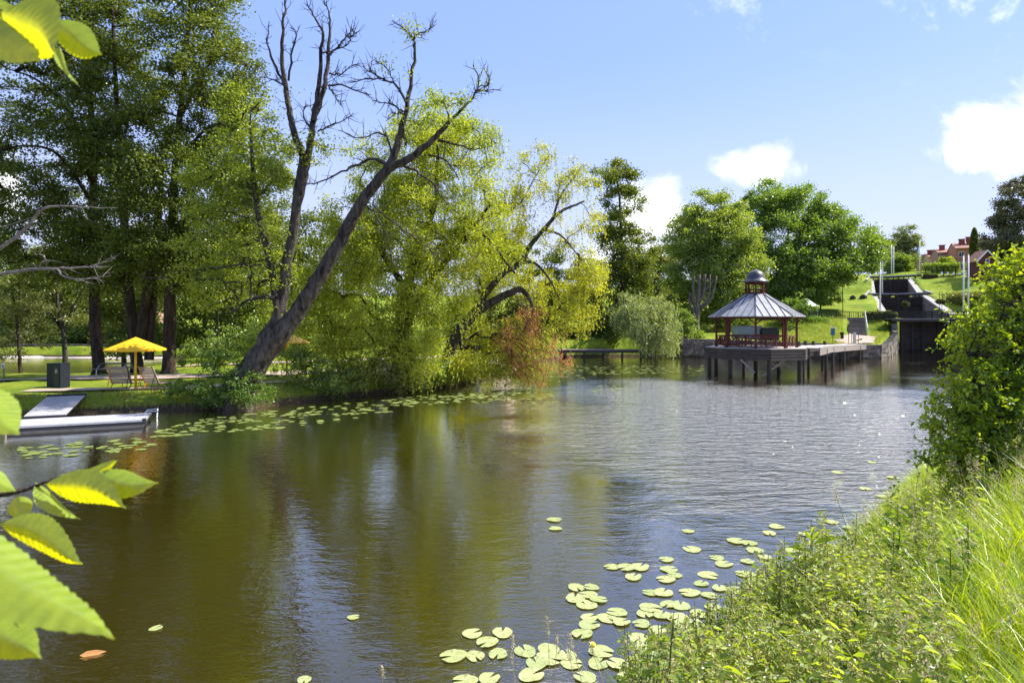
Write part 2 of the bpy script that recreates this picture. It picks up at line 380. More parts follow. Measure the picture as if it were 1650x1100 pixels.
HC = np.array([(-18, 34, .72), (-14, 36, .8), (-26, 38, .75), (-25, 48, .85), (-10, 45, .95), (-4, 52, 1.0), (-40, 47, .45), (-48, 49, .3), (-36, 51, .35), (-20, 60, 1.0), (0, 62, 1.3), (-60, 45, .9),
               (-15, 80, 1.6), (-45, 86, 1.1), (-70, 90, 1.2), (-50, 110, 4), (-90, 120, 4.5), (-20, 120, 4), (-50, 180, 12), (0, 180, 10), (10, 90, 2.2), (20, 100, 3), (15, 130, 5),
               (23, 84, 2.45), (30, 84, 2.3), (30, 95, 3.0), (36, 83, 2.0), (44, 81, 1.7), (40, 88, 2.6), (45, 86, 2.3), (48, 82, 1.75), (52, 90, 2.5), (57, 96, 2.6),
               (46, 94, 4.4), (52, 99, 5.2), (57, 102, 5.5), (60, 101, 5.3), (40, 100, 4.6), (36, 112, 6), (48, 108, 6.4), (56, 112, 7.0), (62, 118, 8.0), (66, 124, 8.9), (70, 130, 9.8), (75, 136, 10.6),
               (82, 146, 13.0), (88, 152, 15), (92, 158, 16.2), (80, 160, 15.4), (60, 150, 12.5), (60, 130, 9.5), (40, 140, 9), (30, 170, 12), (70, 190, 17),
               (72, 97, 5.3), (76, 92, 4.6), (76, 104, 6.2), (84, 116, 8.0), (90, 128, 10), (96, 136, 11.3), (104, 146, 14), (108, 154, 15.6), (114, 160, 16.8), (120, 150, 15.5), (100, 120, 9), (110, 170, 17.6), (130, 175, 19.2),
               (100, 180, 18.2), (125, 190, 20), (140, 210, 21), (110, 230, 21), (200, 200, 22), (80, 240, 20), (0, 300, 16), (-150, 250, 12),
               (0, -.5, 2.75), (-8, 1, 2.0), (0, 3, 1.75), (-4, 3, 1.7), (1.6, 3.4, 1.7), (3, 3, 2.0), (3, 5, 1.75), (5, 5.2, 2.15), (6.5, 7, 2.2), (9, 9.5, 2.2), (13, 13, 2.4), (20, 20, 2.6), (32, 30, 3), (50, 50, 3.4), (70, 75, 4), (20, 0, 3.2), (-20, 0, 2.6), (0, -20, 3.2)], float)

LOCKS = [((65, 99.5), (82.7, 133), 4.7, 3.4), ((82.7, 133.4), (97.4, 160), 4.4, 8.2)]
def height(x, y):
    x = np.asarray(x, float); y = np.asarray(y, float); shp = x.shape
    x = x.ravel(); y = y.ravel(); num = np.zeros_like(x); den = np.zeros_like(x)
    for (cx, cy, cz) in HC:
        s = 1 + .02 * abs(cy)                                  # control points far away reach farther
        w = 1 / (((x - cx) ** 2 + (y - cy) ** 2) / s ** 2 + .6) ** 2
        num += w * cz; den += w
    h = num / den
    for poly, depth in ((SHORE, 1.6), (POND, 1.2)):
        d, w = poly_dist(x, y, poly)
        k = np.clip(-d / np.maximum(w, .1), 0, 1); k = k ** .85 if poly is SHORE else k
        h = np.where(d > 0, -np.minimum(depth, .12 + d * .7), h * k * (1.3 - .3 * k))
    for a, b, hw, fl in LOCKS:                                 # sunk lock chambers
        ax, ay = a; bx, by = b; dx, dy = bx - ax, by - ay; L = math.hypot(dx, dy)
        t = ((x - ax) * dx + (y - ay) * dy) / L / L; e = np.abs((x - ax) * dy - (y - ay) * dx) / L
        h = np.where((t > 0) & (t < 1) & (e < hw), np.minimum(h, fl), h)
    return h.reshape(shp)
def H(x, y): return float(height(np.array([x]), np.array([y]))[0])
def G(u, Y, dz=0):
    """ground point below photo column u at depth Y"""
    x = (u - 825) * Y / F
    return Vector((x, Y, H(x, Y) + dz))

def axis(segs):
    out = []
    for a, b, st in segs: out += list(np.arange(a, b, st))
    return np.array(out + [segs[-1][1]])
def build_terrain():
    xs = axis([(-1500, -300, 100), (-300, -120, 15), (-120, -35, 2.5), (-35, 15, .5), (15, 125, 1.0), (125, 220, 5), (220, 400, 20), (400, 1500, 100)])
    ys = axis([(-300, -40, 20), (-40, -4, 2.0), (-4, 46, .5), (46, 110, .8), (110, 175, 1.3), (175, 300, 6), (300, 600, 30), (600, 2500, 150)])
    X, Y = np.meshgrid(xs, ys)
    Z = height(X, Y)
    Z += np.where(Z > .3, 1, .2) * .05 * (np.sin(X * 1.7 + 2 * np.sin(Y * .6)) * np.sin(Y * 1.3 + X * .4))
    mb = MB(); nx, ny = len(xs), len(ys)
    i = np.arange(ny - 1)[:, None] * nx; j = np.arange(nx - 1)[None, :]
    mb.add(np.stack([X, Y, Z], -1).reshape(-1, 3), np.stack([i + j, i + j + 1, i + nx + j + 1, i + nx + j], -1).reshape(-1, 4))
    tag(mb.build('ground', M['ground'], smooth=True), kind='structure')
    w = MB(); w.add([(-300, -30, 0), (140, -30, 0), (140, 99.5, 0), (-300, 99.5, 0)], [(0, 1, 2, 3)])
    tag(w.build('water', M['water']), kind='structure')
build_terrain()

def ribbon(name, pts, width, m, dz=.03):
    """path sheet that follows the ground"""
    pts = [np.array(p, float) for p in pts]; fine = []
    for a, b in zip(pts[:-1], pts[1:]):
        n = max(2, int(np.hypot(*(b[:2] - a[:2])) / .5))
        fine += [a + (b - a) * k / n for k in range(n)]
    fine.append(pts[-1]); f = np.array(fine)
    k = 9; f = np.stack([np.convolve(np.pad(f[:, i], k // 2, 'edge'), np.ones(k) / k, 'valid') for i in range(2)], 1)
    t = np.gradient(f, axis=0); t /= np.linalg.norm(t, axis=1)[:, None]; nrm = np.c_[-t[:, 1], t[:, 0]]
    cols = np.linspace(-.5, .5, 7)
    wob = 1 + .16 * np.sin(np.arange(len(f)) * .45)[:, None] + .1 * np.sin(np.arange(len(f)) * 1.3)[:, None]
    XY = f[:, None, :] + nrm[:, None, :] * (cols[None, :] * width * wob)[:, :, None]
    Z = height(XY[..., 0], XY[..., 1]) + dz + .06
    V = np.concatenate([XY, Z[..., None]], -1).reshape(-1, 3); n = 7
    i = np.arange(len(f) - 1)[:, None] * n; j = np.arange(n - 1)[None, :]
    mb = MB(); mb.add(V, np.stack([i + j, i + j + 1, i + n + j + 1, i + n + j], -1).reshape(-1, 4))
    return tag(mb.build(name, m, smooth=True), kind='structure')
ribbon('path', [(-60, 44), (-38, 42.5), (-28, 41.5), (-20, 42.5), (-14, 44), (-8, 47), (-3, 52), (0, 60)], 2.6, M['path'])
ribbon('bank_path', [(-27, 33.5), (-24.2, 34.2), (-20, 35.2), (-17, 36.5), (-12.5, 39.5), (-9.5, 41.6), (-6, 44)], 1.3, M['path'])
ribbon('park_path', [(-30, 52), (-18, 55), (-8, 58), (0, 66)], 2.0, M['path'])
ribbon('lock_path', [(44.0, 80.2), (45.0, 84), (47.5, 86.5), (50.2, 89.0)], 2.4, M['path'], .06)
ribbon('quay_path', [(46, 80.6), (47, 82.5), (50.5, 87.5)], 1.6, M['path'], .05)

# ------------------------------------------------------------------ foliage
def unit(v): return v / (np.linalg.norm(v, axis=-1, keepdims=True) + 1e-9)
def leaves(mb, c, L, W, rng, up=.5, down=0.0, fold=.25, outward=None):
    """leaf-shaped faces (folded along the midrib) at the points c"""
    n = len(c)
    nrm = unit(rng.normal(size=(n, 3)) + np.array((0, 0, up)))
    d = rng.normal(size=(n, 3)) - np.array((0, 0, down))
    if outward is not None: d = d * .6 + outward
    d = unit(d - (d * nrm).sum(1)[:, None] * nrm * (1 if down < 1 else .2))
    s = unit(np.cross(nrm, d)); nn = np.cross(d, s)
    l = (L * rng.uniform(.65, 1.25, n))[:, None]; w = (W * rng.uniform(.7, 1.25, n))[:, None]
    mid = c + d * l * -.06
    V = np.stack([c - d * l * .5, mid + s * w * .5 + nn * w * fold, c + d * l * .5, mid - s * w * .5 + nn * w * fold], 1)
    mb.add(V.reshape(-1, 3), np.arange(n * 4).reshape(-1, 4))

def leaves6(mb, c, d, L, W, rng, fold=.3, droop=.15, up=.7):
    """broader six-cornered leaves for plants near the camera; d = growing direction"""
    n = len(c); d = unit(d)
    nrm = unit(np.array((0, 0, 1.)) * up + rng.normal(size=(n, 3)) * .45)
    s = unit(np.cross(d, nrm)); nn = np.cross(s, d)
    l = (L * rng.uniform(.6, 1.25, n))[:, None]; w = (W * rng.uniform(.75, 1.2, n))[:, None]
    def pt(t, x, h): return c + d * l * t + s * w * x + nn * (w * h) - np.array((0, 0, 1)) * l * droop * t * t
    V = np.stack([pt(0, 0, 0), pt(.25, .42, fold * .7), pt(.62, .40, fold * .8), pt(1, 0, 0), pt(.62, -.40, fold * .8), pt(.25, -.42, fold * .7)], 1)
    k = np.arange(n)[:, None] * 6
    mb.add(V.reshape(-1, 3), np.concatenate([k + np.array([[0, 1, 2, 3]]), k + np.array([[0, 3, 4, 5]])]).reshape(-1, 4))

def smooth_poly(pts, rad, k=5, wob=0, rng=None):
    pts = np.array(pts, float); m = len(pts)
    if m < 3: T = np.linspace(0, m - 1, max(3, k * (m - 1)))
    else: T = np.linspace(0, m - 1, k * (m - 1) + 1)
    out = []; ext = np.vstack([2 * pts[0] - pts[1], pts, 2 * pts[-1] - pts[-2]])
    for t in T:
        i = min(int(t), m - 2); f = t - i; p0, p1, p2, p3 = ext[i:i + 4]
        out.append(.5 * ((2 * p1) + (-p0 + p2) * f + (2 * p0 - 5 * p1 + 4 * p2 - p3) * f * f + (-p0 + 3 * p1 - 3 * p2 + p3) * f ** 3))
    out = np.array(out)
    if wob and rng is not None: out[1:-1] += rng.normal(size=(len(out) - 2, 3)) * wob
    return out, np.interp(T, range(m), rad)

def lobe_points(lobes, n, rng, inner=.35):
    w = np.array([(l[2] * l[3] * l[5]) * (l[6] if len(l) > 6 else 1) for l in lobes]); w = w ** .8; w /= w.sum()
    out = []; rr = []
    for l, k in zip(lobes, rng.multinomial(n, w)):
        u, v, ru, rv, Y, rY = l[:6]; c = np.array(P(u, v, Y)); s = Y / F
        d = unit(rng.normal(size=(k, 3))); q = (inner ** 3 + (1 - inner ** 3) * rng.random(k)) ** (1 / 3)
        off = d * q[:, None] * np.array((ru * s, rY, rv * s))
        out.append(c + off); rr.append(d)
    return np.vstack(out), np.vstack(rr)

def tree(name, label, cat, limbs, lobes, nclump, rc, nleaf, L, W, lm, bm, seed, group=None, style='round', inner=.35, twigs=2, tipr=.02, maxreach=None,
         strand=(1.5, 4, 6), extra=None, up=.5, flat=.62, crown='crown', zmin=None, sides=8, sag=0.06, bulk=0, bL=.2, bW=.09):
    rng = np.random.default_rng(seed)
    tr = MB(); nodes = []; par = []; base = None; polys = []
    for lim in limbs:
        pts = [np.array(P(*q[:3])) for q in lim]; rad = [q[3] for q in lim]
        if base is None: base = pts[0].copy()
        f, r = smooth_poly(pts, rad, 6, min(.02, rad[-1] * .3), rng)
        i0 = len(nodes)
        for k, p in enumerate(f):
            nodes.append(p); par.append(i0 + k - 1 if k else -1)
        polys.append((f, r))
    nn = np.array(nodes); N0 = len(nn)
    cl, od = lobe_points(lobes, nclump, rng, inner)
    low = np.array([p[2] for p in nn[:]]).min()
    if zmin is not None: cl = cl[cl[:, 2] > zmin]; od = od[:len(cl)]
    usable = nn.copy(); skip = max(2, int(.22 * len(polys[0][0])))
    mask = np.ones(N0, bool); mask[:skip] = False
    pool = [nn[i] for i in range(N0) if mask[i]]; pparent = [-1] * len(pool); weight = [0] * len(pool)
    order = np.argsort([min(np.linalg.norm(np.array(pool) - c, axis=1)) for c in cl]) if len(cl) else []
    paths = []
    for ci in order:
        c = cl[ci]; A = np.array(pool); dv = c - A; dist = np.linalg.norm(dv, axis=1)
        cost = dist + np.maximum(0, -dv[:, 2]) * .5
        k = int(np.argmin(cost)); a = A[k]; d = dist[k]
        m = max(2, int(d / (rc * .9)) + 1); tt = np.linspace(0, 1, m + 1)[1:]
        jit = rng.normal(size=(m, 3)) * (.05 * d) * np.sin(tt * math.pi)[:, None]
        pth = a + (c - a) * tt[:, None] + jit + np.array((0, 0, 1)) * (np.sin(tt * math.pi) * d * sag)[:, None]
        idx = [k]; pk = k
        for p in pth:
            pool.append(p); pparent.append(pk); weight.append(0); pk = len(pool) - 1; idx.append(pk)
        q = pk
        while q >= 0: weight[q] += 1; q = pparent[q]
        paths.append(idx)
    pool = np.array(pool)
    for f, r in polys: tr.tube(f, r, sides + 2 if r[0] > .3 else sides)
    for idx in paths:
        r = np.array([tipr * (weight[i] ** .5 if weight[i] else 1) for i in idx]); r[0] = r[1]; r = np.minimum(r, .35)
        tr.tube(pool[idx], r, 5)
    cr = MB()
    if style == 'round':
        nl = rng.poisson(nleaf, len(cl)); rep = np.repeat(np.arange(len(cl)), nl)
        size = rng.uniform(.6, 1.25, len(cl))[rep][:, None]
        pos = cl[rep] + np.clip(rng.normal(size=(len(rep), 3)) * .52, -1.2, 1.2) * rc * size * np.array((1, 1, flat))
        leaves(cr, pos, L, W, rng, up, .15)
        for i, c in enumerate(cl):
            for _ in range(twigs):
                e = c + unit(rng.normal(size=3) + od[i] * .6) * rc * rng.uniform(.6, 1.1)
                tr.tube([c, (c + e) / 2 + rng.normal(size=3) * rc * .08, e], [tipr, tipr * .7, tipr * .3], 3)
    else:                                                                 # weeping strands
        lo, hi, ns = strand; C = []; D = []
        for i, c in enumerate(cl):
            for _ in range(rng.poisson(ns)):
                st = c + rng.normal(size=3) * rc * np.array((.8, .8, .5)); ln = rng.uniform(lo, hi)
                ln = min(ln, st[2] - .12)
                if ln < .3: continue
                m = int(ln / (L * .42)); k = (np.arange(m) + rng.random(m)) / max(m, 1)
                out = np.array((od[i][0], od[i][1], 0)) * .35 + rng.normal(size=3) * .12
                pts = st + np.outer(np.sqrt(k) * ln * .35, out) + np.outer(k ** 1.25 * ln, (0, 0, -1)) + rng.normal(size=(m, 3)) * .06
                C.append(pts); D.append(np.tile(unit(out * .5 + np.array((0, 0, -1))), (m, 1)))
                if rng.random() < .5:
                    q = np.linspace(0, 1, 5); tp = st + np.outer(np.sqrt(q) * ln * .35, out) + np.outer(q ** 1.25 * ln, (0, 0, -1))
                    tr.tube(tp, np.linspace(tipr * .5, tipr * .25, 5), 3)
        if bulk:
            nl = rng.poisson(bulk, len(cl)); rp = np.repeat(np.arange(len(cl)), nl)
            pos = cl[rp] + np.clip(rng.normal(size=(len(rp), 3)) * .5, -1.1, 1.1) * rc * np.array((1, 1, .7)); pos = pos[pos[:, 2] > .12]
            leaves(cr, pos, bL, bW, rng, .3, .8)
        C = np.vstack(C); D = np.vstack(D)
        leaves(cr, C, L, W, rng, .1, 0, .15, D * 1.1)
    root = empty(name, base, label, cat, group)
    tr.build('trunk', bm, root, base, True)
    cr.build(crown, lm, root, base)
    if extra: extra(root, base)
    return root

# ---- left park: tall dark alders
def trunk_to(u0, Y, pts, r0, r1=.06):
    g = G(u0, Y, -.1); v0 = HOR + (EYE - g.z) * F / Y
    n = len(pts); lim = [(u0, v0, Y, r0 * 1.45), (u0 + (pts[0][0] - u0) * .12, v0 + (pts[0][1] - v0) * .12, Y, r0)]
    for i, p in enumerate(pts): lim.append((p[0], p[1], p[2] if len(p) > 2 else Y, r0 + (r1 - r0) * ((i + 1) / n) ** 1.0))
    return lim
PG = 'tall dark trees in the park on the left bank'
tree('alder_tree', 'tall dark broadleaf tree left of the yellow parasol, trunk standing clear beside the picnic table', 'tree',
     [trunk_to(160, 47, [(152, 480), (150, 380), (150, 260), (143, 120), (132, -60), (128, -160)], .44), [(150, 300, 47, .2), (110, 180, 46, .14), (60, 130, 45, .08), (10, 110, 45, .04)], [(150, 330, 47, .16), (100, 255, 46, .12), (50, 235, 45, .08), (-20, 245, 45, .05)]],
     [(40, 130, 110, 90, 46, 4.5), (120, 60, 100, 90, 46, 4), (150, -60, 110, 90, 47, 4.5), (30, -40, 100, 80, 46, 4), (60, 250, 110, 70, 45, 4), (60, 350, 120, 60, 46, 4), (150, 200, 80, 80, 45, 3.4), (40, 430, 120, 42, 47, 4), (150, 420, 70, 60, 46, 3), (90, 400, 120, 60, 48, 4), (-20, 300, 90, 90, 46, 4)],
     560, 0.95, 150, .20, .14, M['leaf_dark'], M['bark_brown'], 11, PG)
tree('alder_tree', 'tall dark broadleaf tree behind the yellow parasol, stems leaning apart from one foot', 'tree',
     [trunk_to(222, 46, [(208, 470), (200, 360), (192, 230), (184, 90), (178, -50)], .42), [(224, 560, 46, .36), (236, 470, 46, .3), (250, 380, 46, .2), (262, 250, 46, .1)], [(240, 580, 46.4, .34), (246, 480, 46.6, .28), (255, 380, 46.8, .2), (262, 260, 47, .1)]],
     [(190, 130, 70, 75, 47, 3.2), (200, 250, 80, 70, 46, 3.5), (215, 360, 90, 60, 45, 3.5), (170, 40, 50, 50, 47, 2.5), (230, 440, 70, 40, 46, 3), (200, 420, 100, 50, 48, 4), (160, 330, 80, 70, 48, 3.5)],
     330, .95, 150, .20, .14, M['leaf_dark'], M['bark_brown'], 12, PG)
tree('alder_tree', 'tallest dark broadleaf tree of the park, thick straight trunk right of the yellow parasol', 'tree',
     [trunk_to(272, 45, [(274, 480), (277, 380), (283, 270), (294, 150), (304, 40), (308, -70)], .46), [(283, 270, 45, .14), (330, 210, 44, .09), (390, 190, 44, .04)], [(290, 190, 45, .14), (340, 100, 44, .08), (395, 80, 44, .03)]],
     [(310, 50, 85, 70, 45, 3.6), (320, -30, 60, 60, 45, 3), (345, 120, 75, 60, 44, 3.4), (290, 190, 90, 70, 45, 4), (270, 300, 95, 70, 44, 4), (350, 240, 70, 70, 44, 3.4), (330, 370, 90, 60, 45, 3.6), (270, 400, 90, 40, 44, 3), (350, 430, 80, 60, 46, 4), (400, 330, 60, 90, 47, 3.5), (380, 180, 50, 60, 45, 2.5)],
     560, 0.95, 150, .20, .14, M['leaf_dark'], M['bark_brown'], 13, PG)
# smaller trees beside the far pond
tree('small_tree', 'small tree with arching branches and thin grey trunk behind the navy bins', 'tree',
     [trunk_to(106, 52, [(103, 540), (96, 505), (92, 470), (88, 440)], .22), [(100, 530, 52, .14), (80, 505, 52, .1), (45, 508, 52, .05)], [(104, 535, 52, .1), (118, 495, 52, .08), (135, 465, 52, .04)]],
     [(60, 500, 60, 25, 52, 2.5), (110, 455, 50, 30, 53, 2.5), (40, 545, 45, 25, 52, 2), (130, 510, 25, 30, 53, 2), (15, 480, 45, 40, 53, 2.5)], 70, .8, 70, .2, .13, M['leaf_olive'], M['bark'], 14, 'small trees by the far pond')
tree('small_tree', 'slim young tree on the lawn edge left of the navy bins', 'tree',
     [trunk_to(33, 50, [(30, 550), (26, 510), (20, 470)], .14)],
     [(20, 520, 40, 35, 50, 2), (10, 560, 30, 22, 50, 1.6), (35, 480, 40, 25, 50, 2)], 40, .7, 70, .2, .13, M['leaf_olive'], M['bark_brown'], 15, 'small trees by the far pond')
# backdrop of the park
BG = 'background trees behind the park'
bgs = [(-60, 100, 'leaf_mid', [(-60, 430, 90, 80, 100, 7), (-20, 500, 60, 40, 98, 5)]), (60, 104, 'leaf_olive', [(60, 455, 80, 65, 104, 7), (40, 520, 60, 26, 100, 5)]),
       (170, 98, 'leaf_olive', [(175, 460, 75, 60, 98, 6), (160, 525, 60, 28, 95, 5)]), (330, 72, 'leaf_dark', [(330, 440, 70, 70, 72, 5), (350, 520, 60, 45, 70, 4), (300, 545, 40, 25, 69, 3)]),
       (420, 68, 'leaf_dark', [(420, 420, 70, 80, 68, 5), (430, 530, 60, 45, 66, 4)]), (520, 72, 'leaf_dark', [(520, 430, 80, 90, 72, 5), (540, 540, 70, 40, 70, 4)]),
       (640, 85, 'leaf_dark', [(640, 450, 90, 90, 85, 6), (650, 550, 80, 30, 80, 5)]), (790, 95, 'leaf_olive', [(790, 430, 80, 70, 95, 6), (800, 520, 80, 50, 92, 5)]), (250, 90, 'leaf_dark', [(250, 450, 60, 80, 90, 5), (250, 540, 60, 25, 88, 4)]),
       (20, 95, 'leaf_dark', [(10, 470, 80, 60, 95, 5), (20, 530, 70, 22, 93, 4)]), (120, 94, 'leaf_dark', [(115, 470, 60, 60, 94, 5), (130, 532, 60, 20, 92, 4)]), (200, 72, 'leaf_dark', [(205, 470, 50, 60, 72, 4), (215, 545, 45, 26, 70, 3)])]
wh = ['at the left edge of the park beyond the far pond', 'beyond the far pond wall left of the first dark trunk', 'seen through the gap between the dark trunks on the left',
      'right of the thickest park trunk behind the shrubs', 'behind the leaning tree fork', 'behind the left half of the willow', 'deep behind the middle of the willow', 'behind the yellow hanging willow branches', 'behind the yellow parasol and trunks',
      'darkest at the far left edge beyond the pond', 'dark between the slim trunks and the first thick trunk', 'dark just behind the group of thick park trunks']
for k, (u, Y, lm, lobes) in enumerate(bgs):
    g = G(u, Y); v0 = HOR + (EYE - g.z) * F / Y
    tree('park_tree', 'broad leafy background tree ' + wh[k], 'tree', [[(u, v0 + 2, Y, .3), (u, v0 - 60, Y, .22), (u + 5, lobes[0][1], Y, .08)]], lobes, 110, 1.5, 150, .34, .22, M[lm], M['bark'], 30 + k, BG, twigs=0)

# ---- the leaning tree with bare dead tops
def leaning_extra(root, base):
    rng = np.random.default_rng(77); tr = MB()
    def br(pts, r0, r1=.02, Y=32.5):
        f, r = smooth_poly([np.array(P(u, v, Y + (k * .12))) for k, (u, v) in enumerate(pts)], np.linspace(r0, r1, len(pts)), 4, .03, rng)
        tr.tube(f, r, 6)
        n = len(f)
        for q in range(int(n * 1.5)):                                      # bare twigs
            i = rng.integers(2, n); t = f[min(i, n - 1)] - f[i - 1]; t = t / (np.linalg.norm(t) + 1e-9)
            d = unit(t * .8 + rng.normal(size=3) * .7 + np.array((0, 0, .25))); ln = rng.uniform(.25, .95)
            a = f[i - 1]; m = a + d * ln * .5 + rng.normal(size=3) * .05; e = a + d * ln + np.array((0, 0, .12 * ln)) + rng.normal(size=3) * .06
            tr.tube([a, m, e], [.022, .014, .007], 4)
            if rng.random() < .5:
                e2 = m + unit(d + rng.normal(size=3) * .7) * ln * .45; tr.tube([m, e2], [.012, .006], 3)
    br([(487, 250), (472, 205), (465, 165), (458, 130), (455, 80), (456, 40), (459, 0), (455, -25)], .2)
    br([(462, 145), (445, 110), (430, 70), (434, 35)], .09)
    br([(465, 130), (472, 80), (478, 55), (470, 45)], .06)
    br([(500, 225), (505, 190), (514, 140), (518, 90), (519, 50), (505, 25), (494, 3)], .17)
    br([(505, 195), (518, 160), (528, 110), (530, 60), (531, 25), (520, 0)], .16)
    br([(528, 90), (545, 75), (558, 60), (570, 55), (566, 45)], .06); br([(530, 118), (548, 122), (560, 110), (575, 105)], .05)
    br([(529, 138), (550, 137), (575, 148), (598, 153)], .06); br([(519, 85), (540, 80), (560, 70), (566, 60)], .05)
    br([(512, 212), (530, 205), (550, 195), (570, 182)], .05); br([(530, 140), (540, 155), (549, 170)], .04)
    br([(505, 215), (495, 200), (490, 175), (505, 168)], .04); br([(460, 140), (440, 128), (420, 125)], .045)
    br([(650, 200), (658, 160), (664, 120), (668, 80), (664, 60), (650, 47), (632, 33)], .13); br([(665, 65), (675, 55), (690, 50), (697, 38)], .04)
    br([(654, 165), (640, 140), (615, 128), (590, 127), (568, 133)], .07); br([(620, 128), (600, 118), (585, 108)], .04); br([(638, 140), (622, 110), (605, 100)], .035)
    br([(650, 180), (636, 170), (620, 165), (600, 163)], .05); br([(652, 185), (640, 182), (622, 195)], .04)
    br([(730, 190), (760, 160), (772, 130), (762, 105)], .08, .02); br([(764, 150), (780, 145), (808, 146)], .035); br([(772, 140), (788, 135), (785, 112)], .03)
    br([(705, 225), (735, 232), (760, 240), (790, 236)], .07); br([(740, 200), (760, 205), (780, 222), (800, 230)], .05); br([(690, 250), (720, 260), (740, 290)], .06)
    br([(625, 265), (600, 255), (585, 262), (565, 270), (535, 285), (505, 295), (480, 300)], .1); br([(630, 245), (622, 220), (605, 215), (580, 222), (545, 210)], .06)
    br([(640, 265), (670, 275), (700, 300), (720, 330)], .08); br([(655, 235), (652, 222), (640, 215)], .05)
    br([(445, 480), (425, 478), (400, 483), (385, 495), (370, 505)], .11, .04); br([(431, 430), (400, 427), (360, 430), (320, 435), (285, 440), (260, 450), (225, 445)], .06)
    br([(404, 482), (404, 440), (402, 410), (398, 385)], .05); br([(385, 485), (372, 465), (355, 452), (325, 450), (300, 440)], .04); br([(425, 370), (400, 352), (360, 340), (330, 330)], .045)
    br([(420, 345), (395, 325), (378, 305)], .04); br([(590, 330), (610, 355), (625, 390), (632, 430)], .05); br([(600, 330), (650, 370), (690, 400), (715, 420)], .045)
    tr.build('bare_branch', M['bark'], root, base, True)
    sp = MB()
    for u, v, n in ((660, 45, 120), (668, 55, 80), (615, 100, 50), (625, 108, 50), (655, 120, 30), (780, 125, 45), (772, 140, 40), (640, 190, 60), (665, 170, 50), (600, 220, 40), (545, 232, 60), (525, 250, 70), (515, 240, 50), (760, 215, 60), (735, 205, 60), (690, 160, 60), (470, 150, 25), (452, 180, 25)):
        leaves(sp, np.array(P(u, v, 32.6)) + rng.normal(size=(n, 3)) * .32, .13, .085, rng)
    sp.build('leaf_sprays', M['leaf_light'], root, base)
tree('leaning_tree', 'big old tree leaning over the water from a bent thick trunk, with bare dead tops', 'tree',
     [[(372, 668, 33.2, 1.15), (385, 630, 33.2, .95), (408, 592, 33, .72), (430, 562, 33, .62), (447, 545, 32.9, .55), (478, 505, 32.8, .45), (510, 455, 32.6, .40), (545, 395, 32.5, .35), (580, 330, 32.3, .30), (608, 292, 32.2, .27), (626, 270, 32.2, .24), (640, 235, 32.2, .19), (650, 195, 32.2, .15)],
      [(430, 560, 33, .45), (428, 545, 33, .4), (445, 520, 33.1, .34), (455, 480, 33.2, .31), (462, 430, 33.2, .28), (472, 375, 33.1, .25), (480, 310, 33, .25), (487, 265, 33, .21), (488, 245, 33, .18)],
      [(478, 330, 33, .24), (492, 275, 32.9, .2), (500, 225, 32.8, .16)], [(450, 515, 33, .22), (440, 450, 33, .2), (427, 390, 33, .17), (415, 340, 33, .14), (409, 290, 33, .12), (405, 230, 33, .08), (403, 180, 33, .03)],
      [(622, 272, 32.2, .23), (655, 258, 32, .2), (690, 232, 31.8, .16), (725, 195, 31.8, .11)]],
     [(385, 190, 45, 55, 33, 1.4, 1.2), (400, 270, 70, 60, 33, 1.7, 1.4), (365, 330, 65, 60, 33, 1.7), (440, 260, 40, 50, 33, 1.4), (425, 400, 60, 60, 33, 1.6), (340, 400, 60, 55, 33, 1.6), (350, 270, 55, 45, 33, 1.6), (330, 460, 50, 40, 33.4, 1.4), (430, 470, 50, 36, 33.6, 1.3), (530, 255, 60, 28, 33, 1.5, .5),
      (700, 180, 60, 40, 32, 1.2, .35), (740, 225, 50, 30, 32, 1, .4)],
     250, .62, 95, .15, .10, M['leaf_light'], M['bark'], 21, None, extra=leaning_extra, tipr=.014, sides=10)

# ---- willows
tree('willow_tree', 'large weeping willow with green hanging curtain of branches right of the leaning trunk', 'tree',
     [[(640, 612, 41, .5), (645, 560, 41, .42), (655, 470, 41, .34), (668, 420, 41, .28), (700, 330, 41, .18), (705, 240, 41, .1)], [(648, 540, 41, .28), (690, 455, 41, .24), (740, 395, 40, .16), (790, 330, 40, .08)], [(655, 470, 41, .24), (600, 380, 41, .16), (570, 320, 41, .08)], [(668, 430, 40.5, .15), (760, 370, 39, .1), (830, 440, 38, .06)]],
     [(700, 200, 70, 40, 41, 3, 1.3), (730, 235, 80, 50, 40, 3.4), (640, 270, 80, 60, 41, 3.6), (570, 360, 70, 60, 41, 3.4), (720, 330, 110, 60, 40, 4), (640, 400, 110, 60, 39.5, 4), (540, 450, 60, 50, 40, 3), (770, 400, 70, 50, 39.5, 3), (690, 480, 70, 50, 39, 3.0), (590, 520, 60, 35, 39, 2.4), (540, 540, 45, 30, 38.4, 2.0), (660, 545, 60, 25, 39.4, 2), (520, 575, 50, 30, 38.4, 1.8), (600, 580, 60, 30, 38.6, 2), (680, 580, 50, 30, 39.6, 2), (500, 500, 40, 50, 39, 2)],
     680, .62, 0, .22, .066, M['leaf_willow'], M['bark_brown'], 22, 'weeping willows on the bank', style='weep', strand=(.5, 1.9, 4.5), tipr=.014, bulk=95, bL=.19, bW=.085)
